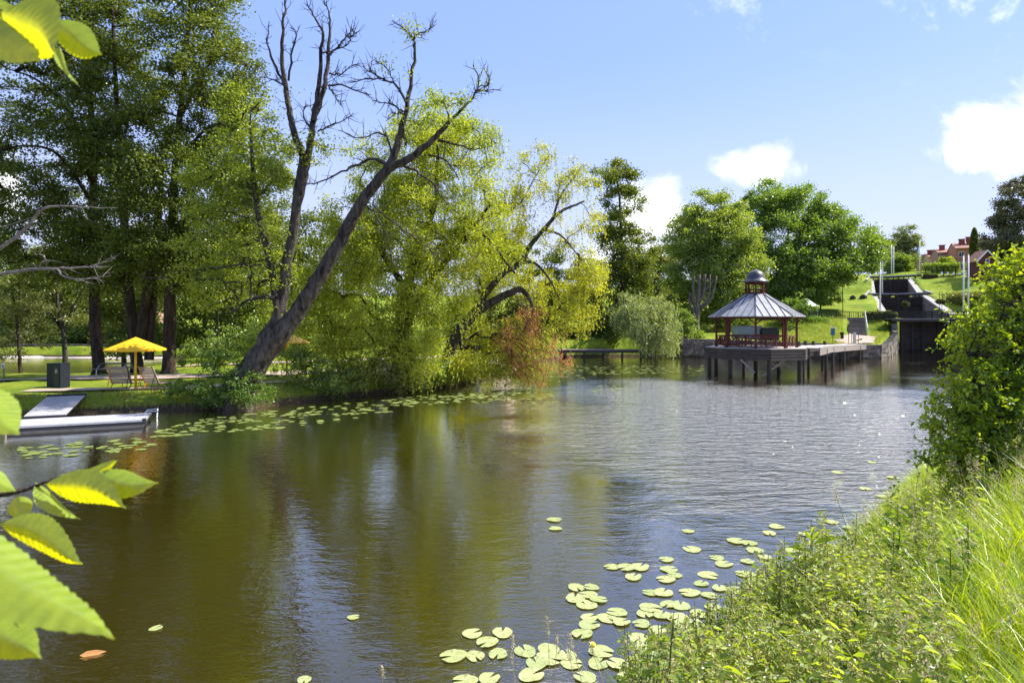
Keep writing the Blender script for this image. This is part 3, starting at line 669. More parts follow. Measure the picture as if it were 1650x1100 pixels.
def withered(root, base):
    rng = np.random.default_rng(5); mb = MB(); tw = MB()
    lob = [(880, 560, 40, 34, 41.4, 1.2), (908, 565, 24, 30, 41.2, .9), (850, 590, 34, 26, 41.4, 1.1), (840, 530, 36, 30, 41.8, 1.1), (858, 505, 24, 20, 42, .8), (868, 606, 20, 14, 41.2, .7), (815, 555, 26, 30, 41.8, .8)]
    c, od = lobe_points(lob, 165, rng, .1)
    for i, q in enumerate(c):
        e = q + np.array((rng.normal() * .25, rng.normal() * .25, -rng.uniform(.3, 1.1))); e[2] = max(e[2], .1)
        k = rng.random(rng.integers(14, 32)); leaves(mb, q + np.outer(k, e - q) + rng.normal(size=(len(k), 3)) * .13, .17, .055, rng, .2, .6)
        s = q + np.array((rng.normal() * .5 - .6, rng.normal() * .3, rng.uniform(.4, 1.1))); tw.tube([s, q, e], [.022, .014, .006], 3)
    tw.build('withered_twig', M['bark_brown'], root, base); mb.build('withered_foliage', M['leaf_orange'], root, base)
tree('willow_tree', 'yellow green weeping willow with arched dark trunk and rust brown withered branches', 'tree',
     [[(712, 612, 45, .5), (722, 572, 45, .44), (738, 538, 45, .4), (762, 508, 44.8, .36), (795, 485, 44.6, .3), (822, 472, 44.4, .26), (838, 466, 44.3, .2), (852, 480, 44, .14), (860, 500, 43.8, .08)],
      [(765, 506, 45, .26), (785, 470, 45, .24), (812, 440, 45, .22), (840, 423, 45, .2), (853, 398, 45, .18), (876, 370, 45, .15), (904, 341, 45, .11), (942, 324, 45, .06)], [(820, 436, 45, .14), (815, 410, 45, .12), (790, 380, 44.6, .1), (740, 345, 44, .07), (708, 317, 44, .05)],
      [(890, 356, 45, .1), (902, 318, 45, .07), (925, 285, 45, .04), (940, 265, 45, .02)], [(838, 330, 45, .05), (860, 290, 45, .04), (885, 250, 45, .02)], [(840, 423, 45, .12), (862, 424, 44.6, .1), (885, 450, 44, .07), (905, 490, 43.6, .04)], [(878, 370, 45, .1), (905, 380, 44.6, .07), (930, 410, 44, .04)]],
     [(865, 255, 40, 22, 45, 1.6, .4), (935, 280, 38, 24, 45, 1.8, .7), (885, 305, 60, 26, 45, 2, .4), (810, 360, 60, 50, 46, 2.4, .9), (900, 375, 55, 26, 45.5, 2, .5), (835, 310, 30, 30, 45.5, 1.6, .6), (950, 440, 30, 40, 43.8, 2, 1.2), (925, 500, 40, 40, 43.4, 2, .9), (800, 420, 60, 40, 47.5, 2), (760, 460, 40, 40, 47.5, 2), (790, 540, 55, 34, 47.5, 2), (870, 470, 50, 34, 47, 2, .6), (955, 360, 25, 30, 44, 1.4, .5), (835, 255, 25, 22, 45, 1, .2), (750, 570, 40, 26, 47, 1.8), (800, 575, 50, 26, 43, 1.6), (850, 545, 50, 36, 46.5, 2), (775, 588, 60, 20, 42, 1.4, 2.2), (835, 592, 40, 16, 42.4, 1.2, 1.6), (800, 555, 40, 24, 46, 1.6, 1.4)],
     620, .55, 0, .22, .07, M['leaf_yellow'], M['bark'], 23, 'weeping willows on the bank', style='weep', strand=(.4, 1.7, 4), tipr=.014, extra=withered, bulk=55, bL=.18, bW=.085)
# shrubs along the left bank
def shrub(name, label, lobes, n, rc, nl, L, W, lm, seed, cat='shrub', group=None, base=None, **kw):
    u, v, ru, rv, Y, rY = lobes[0][:6]
    if base: u, Y = base
    g = G(u, Y); v0 = HOR + (EYE - g.z + .1) * F / Y
    return tree(name, label, cat, [[(u, v0, Y, .09), (u + 1, (v0 + v) / 2, Y, .06), (u, v, Y, .03)]], lobes, n, rc, nl, L, W, M[lm], M['bark_brown'], seed, group, twigs=1, tipr=.008, **kw)
SG = 'shrubs on the left bank'
shrub('bank_shrub', 'glossy green shrub growing round the foot of the leaning trunk', [(385, 612, 40, 30, 32.2, .9), (355, 590, 30, 30, 32.4, .8), (410, 635, 36, 22, 32, .8), (372, 640, 30, 16, 31.8, .6)], 90, .32, 46, .13, .085, 'leaf_shrub', 41, group=SG, base=(390, 33.2))
shrub('bank_shrub', 'spreading green shrub reaching left from the leaning trunk over the bank', [(315, 622, 40, 14, 32.3, .8), (280, 626, 25, 8, 32.2, .5), (340, 640, 30, 14, 32.2, .7)], 60, .28, 42, .13, .085, 'leaf_shrub', 42, group=SG, base=(345, 33.4))
shrub('bank_shrub', 'bright green bushes left of the leaning trunk behind the lawn', [(350, 560, 40, 30, 44, 1.6), (310, 575, 25, 16, 44, 1.2), (395, 545, 36, 40, 43, 1.4)], 90, .5, 60, .18, .12, 'leaf_mid', 43, group=SG, base=(350, 44))
shrub('bank_shrub', 'low dark shrub right of the leaning trunk at the waterline', [(500, 605, 40, 34, 36.4, 1.2), (540, 615, 40, 26, 37, 1.2), (470, 590, 28, 34, 36.6, 1)], 110, .42, 52, .17, .07, 'leaf_mid', 44, group=SG, base=(505, 37))
shrub('bank_shrub', 'dark bank shrub below the middle of the green willow', [(600, 595, 50, 30, 38.6, 1.4), (645, 610, 34, 24, 39.6, 1.1), (570, 620, 30, 16, 38.6, .8)], 110, .45, 52, .17, .07, 'leaf_olive', 45, group=SG, base=(605, 40))
shrub('bank_shrub', 'leafy bank shrub at the foot of the arched willow trunk', [(685, 605, 36, 30, 40.8, 1.2), (665, 570, 36, 40, 41, 1.3), (715, 600, 25, 26, 42, 1)], 110, .42, 52, .17, .09, 'leaf_shrub', 46, group=SG, base=(690, 42.6))
# pale dead branches reaching in from the left edge
def dead_branches():
    rng = np.random.default_rng(3); mb = MB(); base = G(-70, 31)
    def br(pts, r0, tw=10):
        f, r = smooth_poly([np.array(P(u, v, y)) for u, v, y in pts], np.linspace(r0, .014, len(pts)), 5, .02, rng); mb.tube(f, r, 6)
        for _ in range(tw):
            i = rng.integers(len(f) // 3, len(f)); d = unit(np.array((.8, rng.normal() * .4, rng.normal() * .7))); ln = rng.uniform(.3, 1.1)
            m = f[i] + d * ln * .5 + rng.normal(size=3) * .07; mb.tube([f[i], m, m + unit(d + rng.normal(size=3) * .5) * ln * .5], [.018, .012, .005], 4)
    tb = np.array(base); mb.tube(smooth_poly([tb - (0, 0, .2), P(-75, 520, 31), P(-60, 450, 31), P(-50, 380, 30.8)], [.3, .22, .18, .1], 5)[0], np.linspace(.3, .1, 16), 8)
    br([(-60, 440, 31), (0, 400, 30.5), (40, 370, 30), (72, 336, 29.8), (120, 333, 29.6), (190, 335, 29.6)], .13, 8)
    br([(-62, 455, 31), (0, 442, 30.5), (60, 434, 30.2), (110, 432, 30), (150, 428, 29.8), (180, 415, 29.6)], .11, 26)
    br([(90, 433, 30), (105, 445, 29.9), (130, 450, 29.8), (165, 446, 29.6)], .05, 10); br([(-50, 375, 31), (0, 366, 30.4), (55, 350, 30)], .05, 3)
    br([(60, 434, 30.2), (72, 415, 30), (55, 408, 30)], .03, 6)
    r = empty('dead_tree', base, 'pale bare dead tree reaching thin branches in from the left edge', 'tree'); mb.build('branches', M['bark_pale'], r, base, True)
dead_branches()

# ---- trees on the far bank
tree('alder_tree', 'tall narrow dark tree behind the yellow willow crown on the far bank', 'tree',
     [trunk_to(1005, 88, [(1004, 480), (1002, 400), (998, 320), (990, 262)], .4)],
     [(990, 285, 36, 30, 88, 3, 1.2), (1005, 320, 34, 22, 88, 3), (995, 365, 34, 36, 88, 3), (1012, 400, 42, 40, 88, 3.6), (1005, 460, 48, 50, 88, 4), (985, 520, 50, 40, 86, 4), (1025, 440, 30, 40, 88, 3)],
     240, 1.15, 150, .32, .22, M['leaf_dark'], M['bark'], 51, 'trees on the far bank')
for k, (u, v, ru, rv, lm) in enumerate(((-30, 545, 50, 14, 'leaf_mid'), (40, 548, 40, 11, 'leaf_olive'), (110, 546, 36, 13, 'leaf_mid'), (170, 540, 36, 16, 'leaf_dark'), (230, 545, 34, 20, 'leaf_mid'))):
    shrub('pond_shrub', ('bushy growth above the pale bank at the far left edge', 'low olive bush above the pale bank left of the slim trunks', 'green bush above the pale bank behind the navy bins', 'dark bush above the pale bank right of the first dark trunk', 'green bush beyond the far pond behind the yellow parasol')[k],
          [(u, v, ru, rv, 88 + k, 2.5), (u + 15, v - 8, ru * .7, rv, 90, 2)], 90, .8, 80, .32, .22, lm, 80 + k, group='bushes along the far pond', base=(u, 88 + k))
FB = 'dark thicket along the far bank'
shrub('far_bank_shrub', 'dark shrub on the far bank behind the left end of the timber quay', [(800, 545, 50, 36, 87, 3.5), (760, 520, 50, 50, 88, 4), (840, 510, 50, 45, 89, 4)], 130, 1.0, 110, .32, .22, 'leaf_dark', 71, group=FB, base=(800, 88))
shrub('far_bank_shrub', 'dark tall shrub on the far bank behind the middle of the timber quay', [(890, 545, 45, 34, 86, 3), (910, 500, 45, 50, 88, 4), (880, 450, 45, 50, 90, 4)], 150, 1.0, 110, .32, .22, 'leaf_dark', 72, group=FB, base=(890, 88))
shrub('far_bank_shrub', 'dark leafy shrub between the timber quay and the silvery bush', [(965, 545, 45, 30, 86, 3), (985, 520, 40, 40, 87, 3.5), (940, 480, 36, 40, 89, 3.5)], 130, .9, 110, .32, .22, 'leaf_mid', 73, group=FB, base=(965, 88))
tree('far_tree', 'hazy brown green tree between the dark narrow tree and the round park tree', 'tree', [trunk_to(1060, 118, [(1060, 460), (1058, 410)], .4)],
     [(1050, 440, 34, 36, 118, 4), (1062, 480, 30, 34, 118, 4), (1045, 500, 30, 34, 116, 3), (1070, 415, 20, 24, 120, 3)], 110, 1.5, 130, .42, .3, M['leaf_olive'], M['bark'], 52, 'trees on the far bank', twigs=0)
tree('willow_bush', 'silvery grey green weeping willow bush hanging over the far water', 'shrub', [trunk_to(1050, 81, [(1050, 540), (1050, 510)], .2)],
     [(1050, 500, 34, 24, 80, 2.4), (1035, 525, 34, 26, 79, 2.2), (1070, 530, 28, 22, 79, 2.2), (1015, 500, 26, 30, 81, 2), (1060, 555, 34, 14, 78, 1.8)], 170, .7, 0, .34, .10, M['leaf_grey'], M['bark'], 53, None, style='weep', strand=(.5, 2.0, 9), bulk=45, bL=.3, bW=.12)
tree('bright_bush', 'bright green bush beside the pollarded trunk above the quay wall', 'shrub', [trunk_to(1102, 85, [(1102, 535), (1102, 515)], .12)],
     [(1100, 525, 22, 22, 84.5, 1.8), (1112, 545, 22, 18, 84, 1.5), (1092, 505, 16, 16, 85, 1.2)], 70, .6, 110, .25, .16, M['leaf_mid'], M['bark'], 54)
tree('round_tree', 'big rounded tree with pale flowering crown left behind the pavilion', 'tree',
     [trunk_to(1158, 100, [(1158, 480), (1152, 420), (1150, 350)], .5), [(1155, 450, 100, .25), (1110, 400, 98, .1)], [(1156, 440, 100, .25), (1200, 400, 98, .1)]],
     [(1145, 345, 50, 36, 100, 5, 1.1), (1125, 385, 50, 45, 99, 5), (1175, 385, 46, 45, 98, 5), (1110, 440, 40, 45, 99, 5), (1160, 440, 55, 45, 97, 5), (1200, 430, 34, 40, 98, 4), (1120, 490, 46, 34, 98, 5), (1180, 490, 46, 34, 97, 4.5), (1100, 395, 24, 26, 100, 3)],
     430, 1.35, 165, .36, .25, M['leaf_chestnut'], M['bark'], 55, 'large trees behind the pavilion', inner=.5)
tree('maple_tree', 'largest broad green tree standing behind the pavilion roof on the slope', 'tree',
     [trunk_to(1262, 112, [(1262, 470), (1268, 400), (1275, 330)], .6), [(1262, 470, 112, .35), (1310, 420, 110, .2), (1360, 390, 110, .08)], [(1263, 450, 112, .3), (1225, 390, 111, .1)], [(1270, 470, 112, .3), (1340, 445, 109, .15), (1395, 425, 109, .06)]],
     [(1250, 320, 50, 28, 112, 5, 1.1), (1290, 335, 55, 36, 112, 5), (1215, 350, 36, 36, 112, 4.5), (1250, 385, 70, 45, 110, 6), (1325, 375, 50, 38, 110, 5.5), (1375, 400, 42, 36, 110, 5), (1310, 425, 70, 40, 108, 6), (1250, 440, 60, 45, 109, 6), (1220, 480, 50, 36, 108, 5), (1370, 430, 45, 26, 109, 4.5), (1290, 462, 60, 26, 108, 5), (1400, 405, 18, 30, 110, 3), (1328, 345, 26, 16, 112, 3)],
     620, 1.45, 165, .40, .28, M['leaf_maple'], M['bark'], 56, 'large trees behind the pavilion', inner=.5)
tree('dark_shrub', 'grey green shrubs right of the pavilion roof below the fence', 'shrub', [trunk_to(1290, 96, [(1290, 505), (1290, 495)], .12)],
     [(1290, 505, 26, 22, 96, 2.2), (1275, 525, 28, 18, 94, 2), (1310, 520, 20, 14, 95, 1.8), (1272, 500, 16, 20, 96, 1.6)], 90, .8, 110, .3, .2, M['leaf_shrub'], M['bark'], 57)
tree('slope_tree', 'small light tree on the slope left of the lamp post', 'tree', [trunk_to(1322, 112, [(1324, 470), (1326, 455)], .15)],
     [(1325, 462, 22, 14, 112, 2), (1335, 480, 18, 14, 111, 2), (1308, 480, 18, 16, 111, 2)], 60, .8, 90, .3, .2, M['leaf_mid'], M['bark'], 58)
tree('birch_tree', 'tall hanging birch on the hilltop behind the flagpoles', 'tree', [trunk_to(1458, 215, [(1458, 410), (1460, 375)], .35)],
     [(1460, 378, 18, 14, 215, 3.5), (1448, 395, 22, 18, 215, 4), (1468, 400, 16, 22, 215, 4), (1435, 410, 16, 26, 214, 4), (1460, 420, 24, 20, 214, 4)], 170, 1.5, 120, .55, .3, M['leaf_birch'], M['bark'], 59, 'hilltop trees')
tree('round_bush', 'rounded light green tree below the hanging birch beside the upper lock', 'tree', [trunk_to(1447, 190, [(1447, 430), (1447, 420)], .2)],
     [(1450, 422, 17, 12, 190, 3), (1438, 432, 14, 10, 190, 3), (1460, 432, 12, 10, 190, 3)], 80, 1.1, 120, .45, .3, M['leaf_mid'], M['bark'], 60, 'hilltop trees')
tree('hilltop_tree', 'dark small tree right of the birch on the hilltop', 'tree', [trunk_to(1478, 225, [(1478, 425), (1478, 420)], .2)],
     [(1478, 425, 12, 14, 225, 3), (1486, 434, 9, 9, 222, 2)], 50, 1.3, 120, .5, .3, M['leaf_dark'], M['bark'], 61, 'hilltop trees')
tree('hilltop_tree', 'leafy hilltop tree between the broad green tree and the birch', 'tree', [trunk_to(1405, 200, [(1405, 420), (1405, 390)], .3)],
     [(1400, 385, 14, 16, 200, 4), (1415, 405, 16, 22, 200, 4), (1395, 420, 20, 22, 198, 4)], 90, 1.5, 120, .5, .3, M['leaf_olive'], M['bark'], 64, 'hilltop trees')
tree('copper_tree', 'large bronze green tree at the right edge behind the red cottage', 'tree', [trunk_to(1662, 150, [(1660, 400), (1658, 340)], .5)],
     [(1650, 320, 36, 34, 150, 5), (1625, 350, 26, 28, 149, 4), (1660, 380, 56, 40, 148, 6), (1615, 395, 26, 28, 148, 4.5), (1640, 420, 45, 26, 147, 5), (1690, 320, 50, 50, 150, 5)], 330, 1.4, 150, .5, .34, M['leaf_bronze'], M['bark'], 62, inner=.5)
def cypress():
    rng = np.random.default_rng(9); b = G(1570, 168); mb = MB(); n = 9000
    z = rng.random(n) ** .8; top = P(1570, 367, 168).z - b.z; r = 1.25 * np.sqrt(np.clip(1 - z ** 2.6, 0, 1)) * np.minimum(1, .55 + z * 2)
    a = rng.random(n) * 6.283; q = np.sqrt(rng.uniform(.35, 1, n)); c = np.c_[np.cos(a) * r * q, np.sin(a) * r * q, .2 + z * top * .98]
    leaves(mb, c, .5, .22, rng, .2, -1.4); root = empty('columnar_cypress', b, 'dark narrow columnar conifer in front of the terraced houses', 'tree')
    t = MB(); t.cyl((0, 0, -.1), (0, 0, top * .8), .15, 6); t.build('trunk', M['bark'], root); mb.build('crown', M['leaf_dark'], root)
cypress()
# pollarded trunk
def pollard():
    rng = np.random.default_rng(4); Y = 86; b = G(1122, Y); mb = MB()
    v0 = HOR + (EYE - b.z + .15) * F / Y
    for pts, r0, r1 in (([(1122, v0), (1122, 515), (1124, 490), (1126, 470), (1127, 443)], .5, .2), ([(1123, 500), (1116, 485), (1117, 465), (1118, 445)], .26, .16), ([(1122, 510), (1112, 490), (1111, 472)], .2, .12),
                        ([(1125, 490), (1134, 470), (1136, 442)], .26, .17), ([(1127, 495), (1142, 478), (1144, 442)], .2, .13), ([(1128, 500), (1146, 480), (1155, 445)], .18, .1), ([(1136, 470), (1148, 455), (1154, 448)], .12, .08)):
        f, r = smooth_poly([np.array(P(u, v, Y)) for u, v in pts], np.linspace(r0, r1, len(pts)), 4, .03, rng); mb.tube(f, r, 8, True)
    t = empty('pollarded_tree', b, 'grey pollarded tree stump with cut bare limbs left of the pavilion', 'tree'); mb.build('trunk', M['bark_mid'], t, b, True)
pollard()

# ------------------------------------------------------------------ quay walls and the far wooden quay
def block_wall(name, label, line, z0, tops, thick, m, bl=1.3, rows=4, seed=1, batter=.0):
    rng = random.Random(seed); mb = MB(); pts = [Vector((*p, 0)) for p in line]
    for s in range(len(pts) - 1):
        a, b = pts[s], pts[s + 1]; L = (b - a).length; t = (b - a) / L; n = Vector((t.y, -t.x, 0)); ang = math.atan2(t.y, t.x)
        ta, tb = tops[s], tops[s + 1]
        for r in range(rows):
            x = -rng.random() * bl * .5
            while x < L:
                w = bl * rng.uniform(.6, 1.5); x0 = max(0, x); x1 = min(L, x + w); x += w
                if x1 - x0 < .1: continue
                tp = ta + (tb - ta) * ((x0 + x1) / 2 / L); hh = (tp - z0) / rows
                off = rng.uniform(-.06, .06); c = a + t * ((x0 + x1) / 2) + n * off
                mb.box((c.x, c.y, z0 + hh * (r + .5) + rng.uniform(-.01, .01)), (x1 - x0 - .05, thick, hh - .05), ang)
    for a, b, ta, tb in zip(pts[:-1], pts[1:], tops[:-1], tops[1:]):                # dark joints
        t = (b - a).normalized(); n = Vector((t.y, -t.x, 0)) * (thick / 2 - .10)
        mb.hexa([(p + n * i) + Vector((0, 0, z)) for p, tp in ((a, ta), (b, tb)) for i in (-1, 1) for z in (z0, tp - .08)])
    o = mb.build(name, m, None); return tag(o, label, 'wall')
block_wall('quay_wall', 'dark stone quay wall left of and behind the pavilion', [(22.3, 82.2), (30, 81.1), (36, 80.2), (44.6, 78.8)], -.4, [2.45, 2.3, 2.0, 1.75], .8, M['stone'], 1.3, 4, 2)
block_wall('quay_wall', 'rough stone quay wall curving from the walkway end to the lock gate', [(44.2, 78.8), (46.6, 79.0), (48.5, 80.6), (53, 87), (57.8, 93.6), (60.6, 98.6)], -.4, [1.72, 1.72, 1.75, 2.2, 2.9, 5.2], .8, M['stone'], 1.1, 4, 3)
block_wall('pond_wall', 'low stone edging wall along the top of the pale bank beyond the far pond', [(-112, 86.5), (-75, 84.6), (-42, 82.6)], .6, [1.75, 1.7, 1.6], .6, M['stone'], 2.0, 1, 4)
def embankment():
    q = MB(); A = [(-115, 82.6, -.3), (-75, 80.8, -.3), (-44, 78.8, -.3)]; B = [(-115, 86.3, 1.05), (-75, 84.4, 1.05), (-42, 82.4, 1.0)]; V = []
    for a, b in zip(A, B):
        for z in (0, -.5): V += [(a[0], a[1], a[2] + z), (b[0], b[1], b[2] + z)]
    F4 = []
    for i in (0, 4): F4 += [(i, i + 4, i + 5, i + 1), (i + 3, i + 7, i + 6, i + 2), (i, i + 2, i + 6, i + 4), (i + 1, i + 5, i + 7, i + 3)]
    q.add(V, F4); tag(q.build('embankment', M['concrete']), 'pale sloping stone bank beyond the far pond on the left', 'embankment')
embankment()
def far_quay():
    b = Vector((9.2, 79.6, 0)); t = empty('wooden_quay', b, 'low dark timber quay along the far bank beside the silvery bush', 'jetty')
    mb = MB(); mb.box((0, 0, 1.05), (15.2, 1.8, .12)); mb.build('deck', M['wood_grey'], t)
    f = MB(); f.box((0, -.95, .86), (15.3, .09, .34)); f.build('edge_beam', M['wood_dark'], t)
    for x in (-7.2, -4.8, -2.4, 0, 2.4, 4.8, 7.2):
        q = MB(); q.cyl((x, -.75, -1), (x, -.75, .98), .13, 8); q.build('pile', M['wood_dark'], t)
far_quay()

# ------------------------------------------------------------------ pavilion on its deck
PC = Vector((21.2, 54.0, 0)); DZ = 2.40
def octo(r, a0=0, n=8): return [(r * math.cos(R(a0 + 360 / n * k)), r * math.sin(R(a0 + 360 / n * k))) for k in range(n)]
def jetty():
    t = empty('jetty', PC, 'timber jetty on dark piles carrying the pavilion and its walkway to the shore', 'jetty')
    oc = octo(4.35, 263.6 - 45)
    mb = MB(); mb.prism([(x * .985, y * .985) for x, y in oc], DZ - .12, DZ); mb.build('deck', M['deck'], t)
    fa = MB()
    for k in range(8):
        a, b = Vector((*oc[k], 0)), Vector((*oc[(k + 1) % 8], 0))
        for r in range(4):
            z = DZ - .12 - r * .24
            fa.beam(a + Vector((0, 0, z)), b + Vector((0, 0, z)), .07, .195)
    fa.build('fascia', M['wood_fascia'], t)
    for (x, y) in [(px * .9, py * .9) for px, py in oc] + [(0, 0)]:
        q = MB(); q.cyl((x, y, -1.5), (x, y, DZ - .25), .17, 10)
        q.build('pile', M['wood_dark'], t)
    for a, b in (((-2.6, -3.55, 1.5), (-1.5, -3.6, .45)), ((.9, -3.75, 1.5), (-.9, -3.75, .2)), ((-1.3, -2.4, 1.5), (1.0, -2.4, .9)), ((1.2, -1.2, 1.4), (3.0, -1.2, .4)), ((3.4, 1.2, 1.4), (1.8, 1.2, .5))): cb = MB(); cb.beam(a, b, .09, .13); cb.build('cross_brace', M['wood_grey'], t)
    # walkway
    ln = [(2.2, -2.1, DZ), (3.6, -1.4, DZ), (5.8, 1.8, 2.37), (8.4, 6.2, 2.28), (11.4, 10.8, 2.12), (14.9, 15.8, 1.98), (18.8, 20.8, 1.86), (22.5, 24.9, 1.80)]
    f, _ = smooth_poly(ln[1:], [1] * 7, 6); w = 2.6
    w = 2.3; d = np.gradient(f, axis=0); d[:, 2] = 0; d = unit(d); n = np.c_[-d[:, 1], d[:, 0], np.zeros(len(d))]
    L, Rr = f + n * w / 2, f - n * w / 2; up = np.array((0, 0, .1))
    wd = MB()
    for i in range(len(f) - 1): wd.hexa([L[i] - up, L[i], Rr[i] - up, Rr[i], L[i + 1] - up, L[i + 1], Rr[i + 1] - up, Rr[i + 1]])
    wd.build('walkway_deck', M['deck'], t)
    for side in (L, Rr):
        wf = MB()
        for i in range(len(f) - 1):
            for r in range(3):
                z = np.array((0, 0, -.06 - r * .23)); wf.beam(side[i] + z, side[i + 1] + z, .09, .21)
        wf.build('walkway_fascia', M['wood_grey'], t)
    for i in range(6, len(f) - 1, 9):
        for side in (L, Rr):
            p = side[i] * .96 + f[i] * .04
            q = MB(); q.cyl((p[0], p[1], -1.5), (p[0], p[1], p[2] - .2), .14, 8); q.build('pile', M['wood_dark'], t)
    for i in (5, 12, 18, 25):
        p = L[i] * .9 + f[i] * .1
        q = MB(); q.cyl((p[0], p[1], p[2] - .05), (p[0], p[1], p[2] + .45), .18, 10, .16); q.build('mooring_post', M['wood_dark'], t)
jetty()
def pavilion():
    t = empty('pavilion', PC + Vector((0, 0, DZ)), 'red wooden octagonal pavilion with grey sheet metal roof and domed lantern on the jetty', 'pavilion')
    A0 = 248.6; rp = 3.25
    ps = octo(rp, A0)
    for x, y in ps:
        q = MB(); q.box((x, y, 1.27), (.17, .17, 2.54), math.atan2(y, x)); q.box((x, y, .08), (.24, .24, .16), math.atan2(y, x)); q.build('post', M['red_paint'], t)
    for k in range(8):
        if k == 2: continue                                              # the way in
        a, b = Vector((*ps[k], 0)), Vector((*ps[(k + 1) % 8], 0)); q = MB(); d = (b - a).normalized(); a2 = a + d * .1; b2 = b - d * .1
        for z, h in ((.98, .09), (.18, .08)): q.beam(a2 + Vector((0, 0, z)), b2 + Vector((0, 0, z)), .07, h)
        n = 3
        for i in range(n):
            p, r = a2.lerp(b2, i / n), a2.lerp(b2, (i + 1) / n)
            if i: q.box((p.x, p.y, .56), (.09, .09, .82), math.atan2(d.y, d.x))
            q.beam(p + d * .06 + Vector((0, 0, .24)), r - d * .06 + Vector((0, 0, .92)), .04, .05)
            q.beam(p + d * .06 + Vector((0, 0, .92)) + Vector((d.y, -d.x, 0)) * .045, r - d * .06 + Vector((0, 0, .24)) + Vector((d.y, -d.x, 0)) * .045, .04, .05)
        q.build('railing', M['red_paint'], t)
    br = MB()
    for k in range(8):
        a, b = Vector((*ps[k], 0)), Vector((*ps[(k + 1) % 8], 0)); d = (b - a).normalized()
        br.beam(a + Vector((0, 0, 2.56)), b + Vector((0, 0, 2.56)), .13, .16)
        for p, s in ((a, 1), (b, -1)):
            br.beam(p + Vector((0, 0, 1.95)), p + d * s * .62 + Vector((0, 0, 2.5)), .07, .08)
    for x, y in ps: br.beam((x, y, 2.52), (x * 1.2, y * 1.2, 2.52), .09, .12)
    br.build('eave_frame', M['red_paint'], t)
    e = octo(4.0, A0); tp = octo(.92, A0); ZE, ZT = 2.64, 4.58
    rf = MB(); em = MB()
    V = [(x, y, ZE) for x, y in e] + [(x, y, ZT) for x, y in tp] + [(x * .985, y * .985, ZE - .07) for x, y in e] + [(x * .9, y * .9, ZT - .1) for x, y in tp]
    Q = []
    for i in range(8):
        j = (i + 1) % 8
        Q += [(i, j, 8 + j, 8 + i), (16 + j, 16 + i, 24 + i, 24 + j), (16 + i, 16 + j, j, i)]
    rf.add(V, Q); roof = rf.build('roof', M['roof_metal'], t)
    sm = MB()
    for i in range(8):
        a, b, c, d = Vector(V[i]), Vector(V[(i + 1) % 8]), Vector(V[8 + (i + 1) % 8]), Vector(V[8 + i])
        up = (b - a).cross(d - a).normalized() * .025
        sm.beam(a + up, d + up, .07, .06)
        for k in range(1, 5):
            lo = a.lerp(b, k / 5); tt = (k / 5 - .5) * (b - a).length / (c - d).length + .5
            if 0 < tt < 1: hi = d.lerp(c, tt)
            else:                                                        # seam runs out on the hip
                s = min(.98, ((.5 - abs(k / 5 - .5)) * (b - a).length) / (((b - a).length - (c - d).length) / 2)); hi = (a.lerp(d, s) if k / 5 < .5 else b.lerp(c, s))
            sm.beam(lo + up, hi + up, .035, .05)
    sm.build('roof_seam', M['roof_seam'], roof)
    ln = MB(); lp = octo(.8, A0)
    for x, y in lp: ln.box((x, y, 5.1), (.13, .13, 1.0), math.atan2(y, x))
    for k in range(8):
        a, b = Vector((*lp[k], 0)), Vector((*lp[(k + 1) % 8], 0))
        for z, h in ((4.66, .16), (4.98, .06), (5.53, .16)): ln.beam(a + Vector((0, 0, z)), b + Vector((0, 0, z)), .1, h)
        for s in (.33, .67):
            p = a.lerp(b, s); ln.box((p.x, p.y, 4.83), (.035, .035, .3)); ln.box((p.x, p.y, 5.25), (.03, .03, .5))
    ln.build('lantern', M['red_paint'], t)
    dm = MB(); prof = [(1.08, 5.62), (1.1, 5.66), (.98, 5.74), (.84, 5.85), (.76, 6.0), (.71, 6.2), (.62, 6.4), (.46, 6.56), (.26, 6.67), (.1, 6.71), (.07, 6.78), (.0, 6.8)]
    dm.lathe(prof, 24); dm.lathe([(1.08, 5.62), (.9, 5.6), (.0, 5.6)], 24); dm.build('dome', M['lead'], t, smooth=True)
pavilion()
def table_set(loc, rz, label):
    t = empty('picnic_table', loc, label, 'table', 'picnic tables in the pavilion', rz)
    q = MB(); q.box((0, 0, .74), (1.7, .75, .05)); q.build('table_top', M['red_paint'], t)
    for s in (-1, 1):
        q = MB(); q.box((0, s * .72, .44), (1.7, .26, .04)); q.build('bench_seat', M['red_paint'], t)
        q = MB(); q.beam((s * .6, -.75, .0), (s * .6, -.15, .72), .07, .09); q.beam((s * .6, .75, .0), (s * .6, .15, .72), .07, .09); q.beam((s * .6, -.82, .4), (s * .6, .82, .4), .06, .08); q.build('leg_frame', M['wood_grey'], t)
table_set(PC + Vector((-1.4, -.3, DZ)), R(15), 'red picnic table inside the left half of the pavilion')
table_set(PC + Vector((1.3, .4, DZ)), R(-20), 'red picnic table inside the right half of the pavilion')
